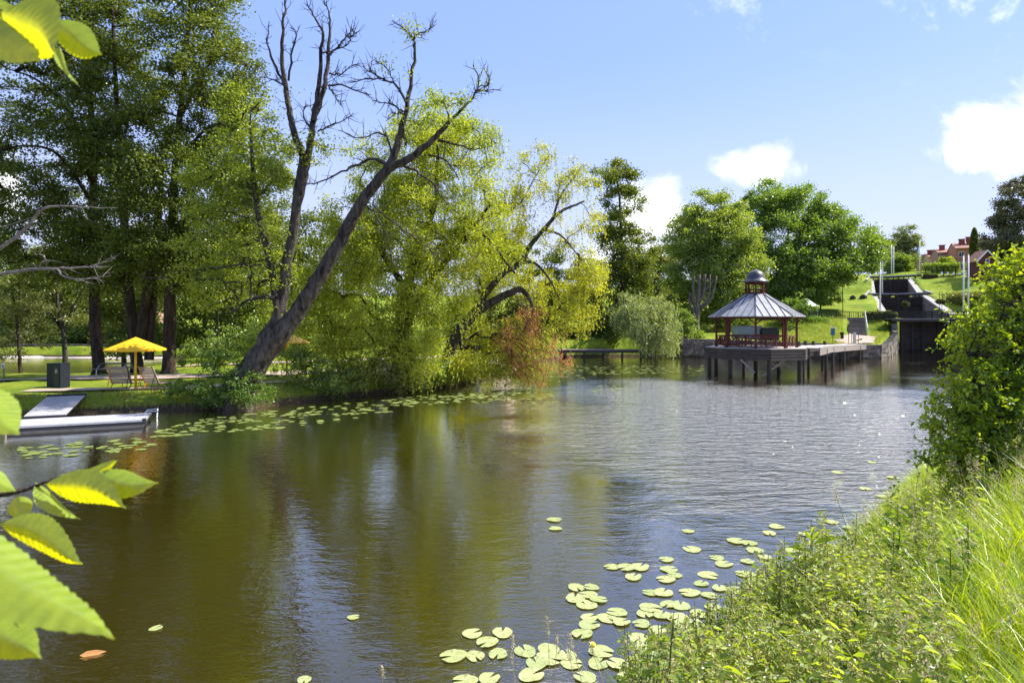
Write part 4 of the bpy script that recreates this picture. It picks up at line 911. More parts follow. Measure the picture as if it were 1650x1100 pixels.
def shed():
    b = G(1203, 86); t = empty('storage_shed', b, 'grey corrugated metal storage container on the shore behind the pavilion', 'container'); t.scale = (.74, .9, .70)
    q = MB(); q.box((0, 0, 1.25), (4.6, 2.4, 2.4))
    for k in range(24): q.box((-2.2 + k * .19, -1.22, 1.25), (.09, .06, 2.3))
    q.build('body', M['shed'], t); q = MB(); q.box((0, 0, 2.52), (4.75, 2.55, .12)); q.build('roof', M['roof_seam'], t)
    b = G(1238, 85); t = empty('covered_stack', b, 'dark tarpaulin covered stack behind the right half of the pavilion', 'covered stack'); t.scale = (.52, .8, .66)
    q = MB(); q.prism([(-2.2, -1), (2.2, -1), (2.3, 1.1), (-2.3, 1)], 0, 2.2); q.prism([(-2.0, -.8), (2.0, -.8), (2.0, .8), (-2.0, .8)], 2.2, 2.7); q.build('cover', M['black_cover'], t)
    q = MB(); q.box((0, -.2, -.02), (4.4, 1.9, .1)); q.build('pallet', M['wood_grey'], t)
    b = G(1297, 101); t = empty('white_tent', b, 'small white canvas canopy half hidden in the shrubs right of the pavilion', 'tent')
    q = MB(); q.add([(-1.6, -1.3, 2.0), (1.6, -1.3, 2.0), (1.6, 1.3, 2.0), (-1.6, 1.3, 2.0), (.3, 0, 3.3)], [(0, 3, 2, 1)], [(0, 1, 4), (1, 2, 4), (2, 3, 4), (3, 0, 4)]); q.build('canopy', M['white'], t)
    for x in (-1.5, 1.5):
        for y in (-1.2, 1.2): q = MB(); q.cyl((x, y, 0), (x, y, 2.0), .04, 6); q.build('pole', M['steel'], t)
shed()

# ------------------------------------------------------------------ lock flight
def lock_gate(name, label, c, ang, w, z0, z1, beams, wide=0):
    """pair of mitred timber leaves with balance beams"""
    t = empty(name, Vector((c[0], c[1], z0)), label, 'lock gate', 'lock gates of the flight', ang)
    for s in (-1, 1):
        q = MB(); a = Vector((s * w / 2, 0, 0)); b = Vector((0, .8, 0)); h = z1 - z0
        q.hexa([p + Vector((0, y, z)) for p in (a, b) for y in (0, .3) for z in (-1.2, h)])
        leaf = q.build('gate_leaf', M['wood_gate'], t)
        q = MB()
        for k in range(5): q.beam(a + Vector((0, -.08, h * (.08 + .21 * k))), b + Vector((-s * .02, -.08, h * (.08 + .21 * k))), .14, .26)
        for f in (.02, .5, .96): p = a.lerp(b, f); q.box((p.x, p.y - .13, h / 2), (.34, .18, h + .02))
        q.build('timber_frame', M['wood_dark'], leaf)
        if beams:
            q = MB(); q.beam((0 if s > 0 else -.05, .8, h + .55), (s * (w / 2 + 1.5), -.1, h + .65), .55, .5); bm = q.build('balance_beam', M['wood_dark'], t)
            q = MB(); q.beam((0 if s > 0 else -.05, .8, h + .74), (s * (w / 2 + 1.5), -.1, h + .84), .64, .26); q.build('beam_cap', M['stone_pale'], bm)
            for k in range(4): q = MB(); q.box((s * (.6 + k * (w / 2 - .6) / 3), .6, h + .15), (.2, .2, .8)); q.build('stanchion', M['wood_dark'], t)
lock_gate('lock_gate', 'huge dark lowest lock gate standing in the water under the footbridge', (65, 97.4), 0, 8.0, 0, 4.9, False)
lock_gate('lock_gate', 'middle lock gate with pale topped balance beam above the footbridge', (81.5, 130.8), R(-28), 8.4, 4.4, 9.9, True)
lock_gate('lock_gate', 'uppermost lock gate with long balance beam at the crest of the hill', (96.2, 157.6), R(-29), 7.8, 9.0, 15.6, True)
def lock_walls():
    def wall(label, a, b, za, zb, zf, th=1.0):
        a = Vector((*a, 0)); b = Vector((*b, 0)); t = (b - a).normalized(); n = Vector((t.y, -t.x, 0)) * th / 2; o = empty('lock_wall', a + Vector((0, 0, zf)), label, 'wall', 'stone side walls of the lock flight')
        q = MB(); q.hexa([p + n * i + Vector((0, 0, z)) for p, tp in ((a, za), (b, zb)) for i in (-1, 1) for z in (zf - .5, tp - .35)]); q.build('wall', M['stone'], o, a + Vector((0, 0, zf)))
        q = MB(); L = (b - a).length; k = int(L / 1.6)
        for i in range(k):
            p0, p1 = a.lerp(b, (i + .02) / k), a.lerp(b, (i + .98) / k); z0, z1 = za + (zb - za) * (i + .02) / k, za + (zb - za) * (i + .98) / k
            q.hexa([p + n * 1.06 * s + Vector((0, 0, z)) for p, tp in ((p0, z0), (p1, z1)) for s in (-1, 1) for z in (tp - .34, tp)])
        q.build('coping', M['stone_pale'], o, a + Vector((0, 0, zf)))
    wall('stone lock wall left of the middle lock chamber', (60.9, 101.4), (78.6, 135.0), 5.9, 10.5, 4.4)
    wall('stone lock wall right of the middle lock chamber', (69.3, 97.6), (86.8, 130.9), 5.9, 10.5, 4.4)
    wall('stone lock wall left of the upper lock chamber', (79.2, 136.2), (93.7, 162), 10.8, 15.9, 9.0)
    wall('stone lock wall right of the upper lock chamber', (86.6, 131.6), (101.1, 158), 10.8, 15.9, 9.0)
    q = MB(); q.box((70.0, 96.2, 2.2), (1.4, 5, 5.6)); tag(q.build('lock_pier', M['stone']), 'stone abutment at the right side of the lowest lock gate', 'abutment')
    for lab, poly, z in (('chamber_water', [(62.0, 101), (68.6, 99.6), (86.0, 131.2), (79.4, 134)], 3.95), ('chamber_water', [(80.2, 136), (86.0, 132.4), (100.2, 158.2), (94.4, 161.2)], 8.75)):
        q = MB(); q.add([(x, y, z) for x, y in poly], [(0, 1, 2, 3)]); tag(q.build(lab, M['water']), kind='structure')
lock_walls()
def footbridge():
    y0 = 96.2; b = Vector((65, y0, 5.1)); t = empty('footbridge', b, 'dark footbridge with iron railings crossing in front of the lowest lock gate', 'bridge')
    q = MB(); q.box((1.5, .9, .0), (15, 2.3, .16)); q.build('deck', M['wood_grey'], t)
    q = MB()
    for y in (-.15, 1.95): q.box((1.5, y, -.26), (15, .26, .34))
    q.build('girder', M['wood_fascia'], t)
    for y in (-.15, 1.95):
        q = MB()
        for z, h in ((1.15, .09), (.26, .06), (.62, .04)): q.box((1.5, y, z), (15, .07, h))
        for k in range(60): q.box((-5.9 + k * .25, y, .7), (.045, .05, .9))
        for k in range(7): q.box((-5.9 + k * 2.46, y, .58), (.12, .12, 1.25))
        q.build('railing', M['iron'], t)
footbridge()
def iron_fence():
    t0 = P(1330, 508, 99); pts = [(49.6, 99.4), (51.5, 98.6), (54.6, 97.9), (59.2, 96.2)]
    b = Vector((49.6, 99.4, H(49.6, 99.4))); t = empty('iron_fence', b, 'black iron railing on the slope left of the footbridge, above the steps', 'fence')
    q = MB()
    for a, c in zip(pts[:-1], pts[1:]):
        za, zc = max(5.0, H(*a)), max(5.0, H(*c)); A = Vector((*a, za)); C = Vector((*c, zc)); n = int((C - A).length / .3)
        for z in (.2, 1.15): q.beam(A + Vector((0, 0, z)), C + Vector((0, 0, z)), .06, .08)
        for k in range(n + 1):
            p = A.lerp(C, k / n); big = k % 6 == 0; q.box((p.x, p.y, p.z + .6), (.1 if big else .045,) * 2 + (1.25 if big else .95,))
    q.build('railing', M['iron'], t, b)
    b = Vector((40.6, 100.5, H(40.6, 100.5))); t = empty('rail_fence', b, 'low dark rail fence with two stone pillars below the lamp post', 'fence')
    A = Vector((38, 101, H(38, 101))); C = Vector((49.3, 99.6, H(49.3, 99.6)))
    q = MB()
    for z in (.35, .95): q.beam(A + Vector((0, 0, z)), C + Vector((0, 0, z)), .08, .12)
    for k in range(9): p = A.lerp(C, k / 8); q.box((p.x, p.y, p.z + .5), (.14, .14, 1.15))
    q.build('rail', M['iron'], t, b)
    for f in (.25, .62):
        p = A.lerp(C, f); q = MB(); q.box((p.x, p.y - .1, p.z + .5), (.85, .8, 1.2)); pl = q.build('stone_pillar', M['wood_dark'], t, b)
        q = MB(); q.box((p.x, p.y - .1, p.z + 1.18), (1.0, .95, .14)); q.build('pillar_cap', M['stone_pale'] if f > .5 else M['stone'], pl, b)
iron_fence()
def steps():
    a = np.array((49.9, 89.6, 2.75)); b = np.array((54.3, 98.0, 5.25)); n = 14; bse = Vector(a); t = empty('stone_steps', bse, 'grey stone steps climbing the grassy slope with an iron handrail', 'steps')
    d = (b - a); dh = unit(d * np.array((1, 1, 0))); ang = math.atan2(dh[1], dh[0]) - math.pi / 2
    q = MB()
    for k in range(n):
        p = a + d * (k / (n - 1)); q.box((p[0], p[1], p[2] - .34), (2.3, .62, .74), ang)
    q.build('riser', M['wood_fascia'], t, bse); q = MB()
    for k in range(n):
        p = a + d * (k / (n - 1)); q.box((p[0], p[1], p[2] + .05), (2.36, .66, .09), ang)
    q.build('tread', M['wood_grey'], t, bse)
    s = np.array((-dh[1], dh[0], 0)) * -1.25; q = MB()
    A, B = a + s, b + s; q.tube([A + (0, 0, 1.0), (A + B) / 2 + (0, 0, 1.05), B + (0, 0, 1.05)], [.05] * 3, 6)
    for k in range(5): p = A + (B - A) * k / 4; q.cyl(tuple(p + (0, 0, -.4)), tuple(p + (0, 0, 1.0)), .04, 6)
    q.build('handrail', M['steel'], t, bse)
steps()
# street furniture of the lock
def at_ground(u, v, guess):
    """ground point seen at (u, v): march along the ray"""
    for Y in np.arange(guess * .75, guess * 1.5, .2):
        p = P(u, v, Y)
        if p.z <= H(p.x, p.y): return Vector((p.x, p.y, H(p.x, p.y)))
    return G(u, guess)
def lamp_post():
    b = at_ground(1358, 506, 102); t = empty('street_lamp', b, 'slim dark lamp post with hanging shade on the lawn beside the rail fence', 'street lamp')
    h = 61 * b.y / F; q = MB(); q.tube([(0, 0, -.2), (0, 0, h * .6), (0, 0, h)], [.07, .055, .04], 8, True); q.tube([(0, 0, h), (-.3, 0, h + .25), (-.65, 0, h + .15)], [.03] * 3, 6); q.build('pole', M['iron'], t)
    q = MB(); q.lathe([(.02, h + .15), (.1, h + .08), (.3, h - .08), (.3, h - .12), (0, h - .1)], 12, (-.75, 0, 0)); q.build('lamp_shade', M['steel'], t)
lamp_post()
def flagpole(u, vb, vt, Y, label, flag=None, sx=1, mcol=None):
    b = at_ground(u, vb, Y); t = empty('flagpole', b, label, 'flagpole', 'white flagpoles round the locks'); h = (vb - vt) * b.y / F
    q = MB(); q.tube([(0, 0, -.3), (0, 0, h)], [.14, .09], 8, True); q.lathe([(.0, h + .22), (.09, h + .12), (.0, h)], 8); q.build('pole', M['white'], t, smooth=True)
    if flag:
        L, W, v0 = flag; W *= 1.7; n = 10
        for i, m in enumerate(mcol):
            f = MB(); V = []
            for k in range(n + 1):
                s = k / n
                for e in range(2):
                    ww = W * ((i + e) / len(mcol)); x = .07 + s * L * .55 + .06 * math.sin(s * 9)
                    V.append((sx * (x * (.35 + .65 * (1 - v0)) + ww * .45), .14 * math.sin(s * 7 + i), h - .3 - s * L * v0 - ww))
            f.add(V, [(2 * k, 2 * k + 1, 2 * k + 3, 2 * k + 2) for k in range(n)])
            f.build('flag', m, t, smooth=True)
fb, fy = M['flag_blue'], M['flag_yellow']
flagpole(1421.8, 507, 417, 95, 'taller of two white flagpoles at the left end of the footbridge', None)
flagpole(1418.2, 506, 421, 96, 'white flagpole with hanging yellow and blue pennant at the left end of the footbridge', (2.6, .5, .95), -1, [fy, fb, fy])
flagpole(1436.6, 446, 395, 168, 'white flagpole with yellow pennant flying left above the upper lock', (4.4, .5, .6), -1, [fy, fb])
flagpole(1440.0, 446, 397, 170, 'bare white flagpole close beside the one with the flying pennant above the upper lock', None)
flagpole(1482, 443, 388, 172, 'white flagpole with grey limp flag alone against the sky on the hilltop', (3.4, .8, .97), -1, [M['flag_grey']])
flagpole(1552.5, 508, 413, 100, 'bare white flagpole left of the pair in front of the red cottage', (2.8, .6, .9), -1, [fb, fy])
flagpole(1560.5, 509, 411, 101, 'white flagpole with pale lamp head right of the pair in front of the red cottage', (2.6, .4, .96), -1, [M['flag_grey'], fy])
def flower_stand(u, v, Y, h, label, wide):
    b = Vector(((u - 825) * Y / F, Y, 5.2)); t = empty('flower_stand', b, label, 'flower stand', 'hanging flower stands on the footbridge')
    q = MB()
    for x in ((-.18, .18) if wide else (0,)): q.cyl((x, 0, -.05), (x, 0, h + (1.6 if wide else .2)), .035, 6)
    if wide: q.beam((-.5, 0, h + 1.1), (.6, 0, h + 1.1), .05, .06)
    q.build('pole', M['iron'], t)
    rng = np.random.default_rng(int(u)); f = MB(); c = unit(rng.normal(size=(700, 3))) * (rng.random(700) ** .4)[:, None] * np.array((.95 if wide else .62, .5, .42 if wide else .5)) + (0, 0, h)
    leaves(f, c, .2, .15, rng); f.build('flower_basket', M['flower'], t)
flower_stand(1459, 485, 96.4, 2.2, 'single post with round dark flower basket on the footbridge', False)
flower_stand(1516, 480, 96.6, 2.6, 'double post with wide dark flower baskets on the footbridge', True)
def info_sign():
    b = at_ground(1342, 555, 80); t = empty('info_sign', b, 'blue information board on a thin post beside the walkway', 'sign')
    q = MB(); q.cyl((0, 0, -.2), (0, 0, 1.1), .04, 6); q.build('post', M['iron'], t)
    q = MB(); q.box((0, 0, 1.55), (.5, .05, .95)); bd = q.build('board', M['info_grey'], t); q = MB(); q.box((0, -.03, 1.52), (.42, .02, .62)); q.build('panel', M['info_blue'], bd); q = MB(); q.box((0, -.005, 2.06), (.56, .1, .1)); q.build('cap', M['white'], bd)
    b = at_ground(1356.8, 547, 84); t = empty('iron_bollard', b, 'squat dark mooring bollard on the pale path below the steps', 'bollard')
    q = MB(); q.lathe([(.22, -.1), (.22, .15), (.17, .3), (.17, .6), (.27, .78), (.27, .95), (.15, 1.02), (0, 1.03)], 16); q.build('body', M['bark_brown'], t, smooth=True)
    b = at_ground(1377, 557, 80); t = empty('power_pillar', b, 'white and grey service pillar at the shore end of the walkway', 'service pillar')
    q = MB(); q.box((0, 0, .75), (.26, .26, 1.6)); q.build('body', M['steel'], t); q = MB(); q.box((0, 0, 1.58), (.3, .3, .08)); q.build('lid', M['info_blue'], t)
    for k, u in enumerate((1367.5, 1372.5, 1383)):
        b = at_ground(u, 557, 80); q = MB(); q.cyl((0, 0, -.2), (0, 0, 1.35), .035, 6); q.box((0, 0, 1.36), (.09, .09, .05)); o = q.build('gate_post', M['iron'], None); o.location = b; tag(o, ('thin dark post left of the service pillar, farther one', 'thin dark post close left of the service pillar', 'thin dark post right of the service pillar')[k], 'post', 'thin posts at the walkway end')
info_sign()
for k, (u, v, Y, w) in enumerate(((1374, 482, 118, .55), (1391, 481, 120, .7))):
    b = at_ground(u, v, Y); q = MB(); q.prism(octo(w, 10, 7), -.1, .5); q.prism(octo(w * .6, 30, 7), .5, .75); o = q.build('winch_stone', M['wood_dark']); o.location = b; tag(o, ('small dark stone block on the mown lawn left of the middle gate', 'dark iron winch base at the foot of the pale bar on the lawn')[k], 'stone block')
for k, (a, b) in enumerate((((1392, 480, 120), (1401, 472, 127)), ((1396, 453, 158), (1404, 446, 164)), ((1490, 470, 134), (1503, 477, 129)))):
    p, q2 = at_ground(*a), at_ground(*b); q = MB(); q.beam(p + Vector((0, 0, .25)), q2 + Vector((0, 0, .5)), .3, .3); q.box(p + Vector((0, 0, .1)), (.4, .4, .5)); o = q.build('gate_lever', M['stone_pale']); tag(o, ('pale slanting bar on the lawn left of the middle gate', 'pale slanting bar left of the uppermost balance beam', 'pale slanting bar right of the middle balance beam')[k], 'lever', 'pale capstan bars on the lawns')

# ------------------------------------------------------------------ houses on the hill
def house(u0, u1, Y, vb, ve, vr, wallm, label, depth=9, gable=False, chim=(), wins=3):
    x0, x1 = (u0 - 825) * Y / F, (u1 - 825) * Y / F; zb = min(P(0, vb, Y).z, H((x0 + x1) / 2, Y)) - 1; ze = P(0, ve, Y).z; zr = P(0, vr, Y).z
    b = Vector(((x0 + x1) / 2, Y, zb)); t = empty('row_house', b, label, 'house', 'terraced houses on the hill', R(-24)); w = x1 - x0; ze -= zb; zr -= zb
    q = MB(); q.box((0, depth / 2, ze / 2), (w, depth, ze))
    rise = zr - ze
    if gable: q.add([(-w / 2, 0, ze), (w / 2, 0, ze), (0, 0, zr - .05), (-w / 2, depth, ze), (w / 2, depth, ze), (0, depth, zr - .05)], [(0, 1, 4, 3)], [(0, 1, 2), (4, 3, 5)])
    q.build('wall', wallm, t)
    r = MB()
    if gable:
        for s in (-1, 1): r.hexa([(s * x, y, z) for x, z0 in ((w / 2 + .5, ze - .25), (0, zr)) for y in (-.4, depth + .4) for z in (z0, z0 + .22)])
    else:
        for y0, y1 in ((-.5, depth / 2), (depth + .5, depth / 2)): r.hexa([(x, y, z) for y, z0 in ((y0, ze - .1), (y1, zr)) for x in (-w / 2 - .1, w / 2 + .1) for z in (z0, z0 + .22)])
        for s in (-1, 1): q = MB(); q.add([(s * x, y, z) for x in (w / 2 * .99, w / 2 * .96) for y, z in ((0, ze), (depth, ze), (depth / 2, zr))], [(0, 1, 4, 3), (1, 2, 5, 4), (2, 0, 3, 5)], [(0, 1, 2), (3, 5, 4)]); q.build('gable', wallm, t)
    roof = r.build('roof', M['tile'], t)
    for cx, hh in chim:
        c = MB(); c.box((cx * w, depth * .35, zr + hh / 2 - .6), (1.3, 1.1, hh + 1.2)); c.box((cx * w, depth * .35, zr + hh + .05), (1.7, 1.4, .14)); c.build('chimney', M['brick_red'], roof)
    for k in range(wins):
        x = -w / 2 + w * (k + .5) / wins
        for z in ((ze - 1.7, ze - 4.4)):
            if z < 1.5: continue
            f = MB(); f.box((x, -.03, z), (1.3, .1, 1.5)); fr = f.build('window', M['white'], t)
            f = MB(); f.box((x - .3, -.07, z), (.5, .06, 1.26)); f.box((x + .3, -.07, z), (.5, .06, 1.26)); f.build('pane', M['glass'], fr)
    return t
house(1543, 1574, 176, 436, 400, 389, M['brick_orange'], 'orange brick terraced house left of the dark columnar conifer', 10, False, ((-.1, 1.0), (.25, .7)), 2)
house(1560, 1610, 186, 436, 396, 383, M['plaster_grey'], 'highest terraced house with broad orange gable behind the conifer', 12, True, ((-.3, .8),), 3)
house(1514, 1545, 186, 436, 407, 399, M['plaster_pink'], 'brown pink terraced house second from the orange one', 10, False, ((-.2, 1.1), (.33, .7)), 3)
house(1497, 1516, 200, 436, 414, 407, M['plaster_yellow'], 'yellow plastered terraced house with red roof', 10, False, ((-.2, 1.1), (.25, 1.0)), 1)
house(1486, 1499, 214, 436, 422, 415, M['plaster_pink'], 'farthest terraced house at the left end of the row', 10, False, ((-.05, 1.2),), 1)
def cottage():
    Y = 140; b = G(1590, Y); z1 = P(0, 420, Y).z - b.z; z2 = P(0, 404, Y).z - b.z; t = empty('red_cottage', b, 'small dark red wooden cottage with white bargeboards below the conifer', 'cottage'); t.scale = (.8, .55, 1)
    w = 5.2; q = MB(); q.box((0, 3, z1 / 2 - .5), (w, 6, z1 + 1)); q.add([(-w / 2, 0, z1), (w / 2, 0, z1), (0, 0, z2 - .06), (-w / 2, 6, z1), (w / 2, 6, z1), (0, 6, z2 - .06)], None, [(0, 1, 2), (4, 3, 5)]); q.build('wall', M['red_paint'], t)
    r = MB(); wb = MB()
    for s in (-1, 1):
        r.hexa([(s * x, y, z) for x, z0 in ((w / 2 + .6, z1 - .35), (0, z2)) for y in (-.5, 6.4) for z in (z0, z0 + .18)])
        wb.beam((s * (w / 2 + .6), -.56, z1 - .32), (0, -.56, z2 + .05), .08, .3)
    rf = r.build('roof', M['tile'], t); wb.build('bargeboard', M['white'], rf)
    q = MB(); q.box((.2, -.04, z1 - .1), (1.1, .1, 1.1)); f = q.build('window', M['white'], t); q = MB(); q.box((.2, -.08, z1 - .1), (.85, .06, .85)); q.build('pane', M['glass'], f)
    q = MB(); q.box((-1.0, -.04, 1.0), (1.0, .1, 2.0)); q.build('door', M['wood_dark'], t)
    for x in (.9, 2.0):
        q = MB(); q.box((x, -1.0, z1 * .3), (.14, .14, z1 * .6)); q.build('porch_post', M['white'], t)
cottage()
def pergola():
    Y = 158; b = at_ground(1530, 446, Y); t = empty('pergola', b, 'dark garden pergola overgrown with a green hedge top on the hill', 'pergola')
    q = MB()
    for x in (-4.4, -1.5, 1.5, 4.4):
        for y in (0, 2.4): q.box((x, y, 1.2), (.16, .16, 2.5))
    for y in (0, 2.4): q.box((0, y, 2.5), (9.6, .16, .18))
    q.build('frame', M['wood_dark'], t); rng = np.random.default_rng(8); f = MB(); c = np.c_[rng.uniform(-5, 5, 2600), rng.uniform(-.5, 2.9, 2600), rng.normal(2.95, .28, 2600)]; leaves(f, c, .4, .26, rng); f.build('foliage', M['leaf_mid'], t)
    for k in range(5):
        bb = b + Vector((-2.6 + k * 1.5, -1.2, 0)); tt = empty('garden_chair', bb, 'white garden chair under the pergola, one of a row', 'chair', 'white chairs under the pergola')
        q = MB(); q.box((0, 0, .45), (.5, .5, .06)); q.build('seat', M['white'], tt); q = MB(); q.box((0, .25, .8), (.5, .06, .65)); q.build('backrest', M['white'], tt)
        q = MB(); [q.box((x, y, .21), (.05, .05, .42)) for x in (-.21, .21) for y in (-.21, .21)]; q.build('leg', M['iron'], tt)
    bb = at_ground(1499, 449, 156); tt = empty('planter_box', bb, 'long dark planter box at the crest left of the pergola', 'planter'); q = MB(); q.box((0, 0, .3), (3.4, .7, 1.2)); q.build('box', M['bark_brown'], tt)
    rng = np.random.default_rng(2); f = MB(); leaves(f, np.c_[rng.uniform(-1.7, 1.7, 300), rng.uniform(-.3, .3, 300), rng.normal(1.05, .12, 300)], .3, .2, rng); f.build('foliage', M['leaf_dark'], tt)
    bb = at_ground(1480, 449, 158); tt = empty('crest_bench', bb, 'dark wooden bench at the crest right of the uppermost gate', 'bench'); q = MB(); q.box((0, 0, .45), (2, .5, .08)); q.build('seat', M['wood_dark'], tt); q = MB(); q.box((0, .25, .85), (2, .06, .5)); q.build('backrest', M['wood_dark'], tt); q = MB(); q.box((-.8, 0, .2), (.1, .5, .45)); q.box((.8, 0, .2), (.1, .5, .45)); q.build('leg', M['iron'], tt)
pergola()
def hedge(label, u0, u1, v, Y, hh, lm, seed, dy=1.5):
    rng = np.random.default_rng(seed); a, b = at_ground(u0, v, Y), at_ground(u1, v, Y); n = 2600; t = rng.random(n)[:, None]
    c = np.array(a) + (np.array(b) - np.array(a)) * t + np.c_[rng.normal(size=n) * .3, rng.uniform(-dy / 2, dy / 2, n), hh * rng.random(n) ** .7 * (.85 + .15 * np.sin(t[:, 0] * 19))]
    r = empty('hedge', a, label, 'hedge', 'hedges on the hill'); q = MB(); leaves(q, c, .42, .28, rng); q.build('foliage', M[lm], r, a)
    s = MB(); k = 8
    for i in range(k): p = a.lerp(b, (i + .5) / k); s.cyl(tuple(p + Vector((0, 0, -.2))), tuple(p + Vector((0, 0, hh * .7))), .05, 5)
    s.build('stem', M['bark_brown'], r, a)
hedge('long green hedge in front of the yellow house', 1487, 1546, 438, 170, 2.6, 'leaf_mid', 1)
hedge('clipped round hedge in front of the red cottage', 1563, 1592, 446, 142, 2.2, 'leaf_mid', 2)
hedge('light green bush below the brown pink house', 1514, 1536, 437, 176, 4.2, 'leaf_light', 3)
hedge('tall unmown brambles on the slope right of the mown lawn', 1535, 1580, 490, 112, 2.2, 'leaf_olive', 4, 6)
hedge('weedy bush at the left end of the footbridge', 1400, 1440, 514, 95.5, 1.2, 'leaf_olive', 5, 1.2)

# ------------------------------------------------------------------ left park furniture
def parasol(loc, label, sc=1):
    t = empty('parasol', loc, label, 'parasol', 'yellow parasols of the park', R(12))
    q = MB(); q.cyl((0, 0, -.1), (0, 0, 2.75), .065, 12); q.build('pole', M['yellow_paint'], t, smooth=True)
    q = MB(); o = octo(1.52, 22.5); z = 2.3; top = (0, 0, 2.98)
    V = [(x, y, z) for x, y in o] + [top] + [(x * .995, y * .995, z - .09) for x, y in o] + [(x * .96, y * .96, z - .02) for x, y in o] + [(0, 0, 2.9)]
    q.add(V, [(9 + i, 9 + (i + 1) % 8, (i + 1) % 8, i) for i in range(8)] + [(17 + i, 17 + (i + 1) % 8, 9 + (i + 1) % 8, 9 + i) for i in range(8)], [(i, (i + 1) % 8, 8) for i in range(8)] + [(17 + (i + 1) % 8, 17 + i, 25) for i in range(8)])
    q.build('canopy', M['yellow'], t)
    q = MB()
    for x, y in o: q.beam((0, 0, 2.84), (x * .95, y * .95, z), .03, .04)
    q.build('rib', M['orange_metal'], t)
    q = MB(); q.cyl((0, 0, -.05), (0, 0, .08), .3, 14); q.build('base_plate', M['iron'], t)
PB = G(218.5, 34.6); parasol(PB, 'yellow octagonal parasol between two slatted loungers on the lawn')
parasol(G(462, 41.5), 'yellow parasol partly hidden behind the leaning trunk and willow')
def lounger(loc, rz, label):
    t = empty('sun_lounger', loc, label, 'sun lounger', 'slatted loungers under the parasol', rz)
    q = MB()
    for k in range(9): q.box((0, -.1 - k * .125, .36 + .012 * math.sin(k * .6)), (1.15, .08, .03))
    q.build('seat', M['slat'], t)
    q = MB()
    for k in range(10):
        s = .06 + k * .104; q.box((0, s * .42, .38 + s * .9), (1.15, .03, .072), 0, Matrix.Rotation(R(-24), 3, 'X'))
    q.build('backrest', M['slat'], t)
    for s in (-1, 1):
        q = MB(); q.tube([(s * .5, -1.15, 0), (s * .5, -1.1, .33), (s * .5, 0, .33), (s * .5, .46, 1.36)], [.025] * 4, 6); q.tube([(s * .5, .25, 0), (s * .5, -.05, .33)], [.025] * 2, 6); q.tube([(s * .5, .55, 0), (s * .5, .25, .85)], [.02] * 2, 6); q.build('frame', M['orange_metal'] if s > 0 else M['iron'], t)
lounger(PB + Vector((-1.0, .35, 0)), R(186), 'wooden slatted lounger left of the yellow parasol pole')
lounger(PB + Vector((.75, .3, 0)), R(160), 'wooden slatted lounger right of the yellow parasol pole')
def bins():
    b = G(94, 36.2); t = empty('waste_bin', b, 'pair of joined navy blue waste bins with white recycling symbol on the lawn', 'bin', rz=R(-14)); t.scale = (.74, .74, 1)
    q = MB(); q.box((-.36, 0, .68), (.62, .8, 1.36)); q.box((-.36, 0, 1.38), (.68, .86, .06)); q.build('left_bin', M['bin'], t)
    q = MB(); q.box((.34, -.02, .68), (.72, .82, 1.36)); q.box((.34, -.02, 1.39), (.76, .88, .06)); bd = q.build('right_bin', M['bin'], t)
    q = MB(); q.box((.34, -.445, .66), (.6, .02, 1.2)); q.build('door', M['bin_face'], bd)
    sy = MB()                                                            # hand-and-house like white mark
    for a, c in (((.25, .86), (.43, .86)), ((.43, .86), (.43, 1.0)), ((.25, .86), (.25, .98)), ((.25, .98), (.36, 1.08)), ((.36, 1.08), (.36, .98)), ((.30, .9), (.38, .95))): sy.beam((a[0], -.46, a[1]), (c[0], -.46, c[1]), .012, .035, (0, 1, 0))
    sy.build('symbol', M['white'], bd)
bins()
def picnic():
    b = G(186, 44.5); t = empty('picnic_table', b, 'weathered wooden picnic table with pale legs under the dark trees', 'table', rz=R(6))
    q = MB()
    for k in range(5): q.box((0, -.36 + k * .18, .78), (2.3, .16, .05))
    q.build('table_top', M['wood_fascia'], t)
    for s in (-1, 1): q = MB(); q.box((0, s * .8, .45), (2.3, .28, .05)); q.build('bench_seat', M['wood_grey'], t)
    for s in (-1, 1):
        q = MB(); q.tube([(s * .85, -.85, 0), (s * .85, -.8, .42), (s * .85, -.3, .75)], [.035] * 3, 6); q.tube([(s * .85, .85, 0), (s * .85, .8, .42), (s * .85, .3, .75)], [.035] * 3, 6); q.tube([(s * .85, -.8, .42), (s * .85, .8, .42)], [.03] * 2, 6); q.build('leg', M['steel'], t)
picnic()
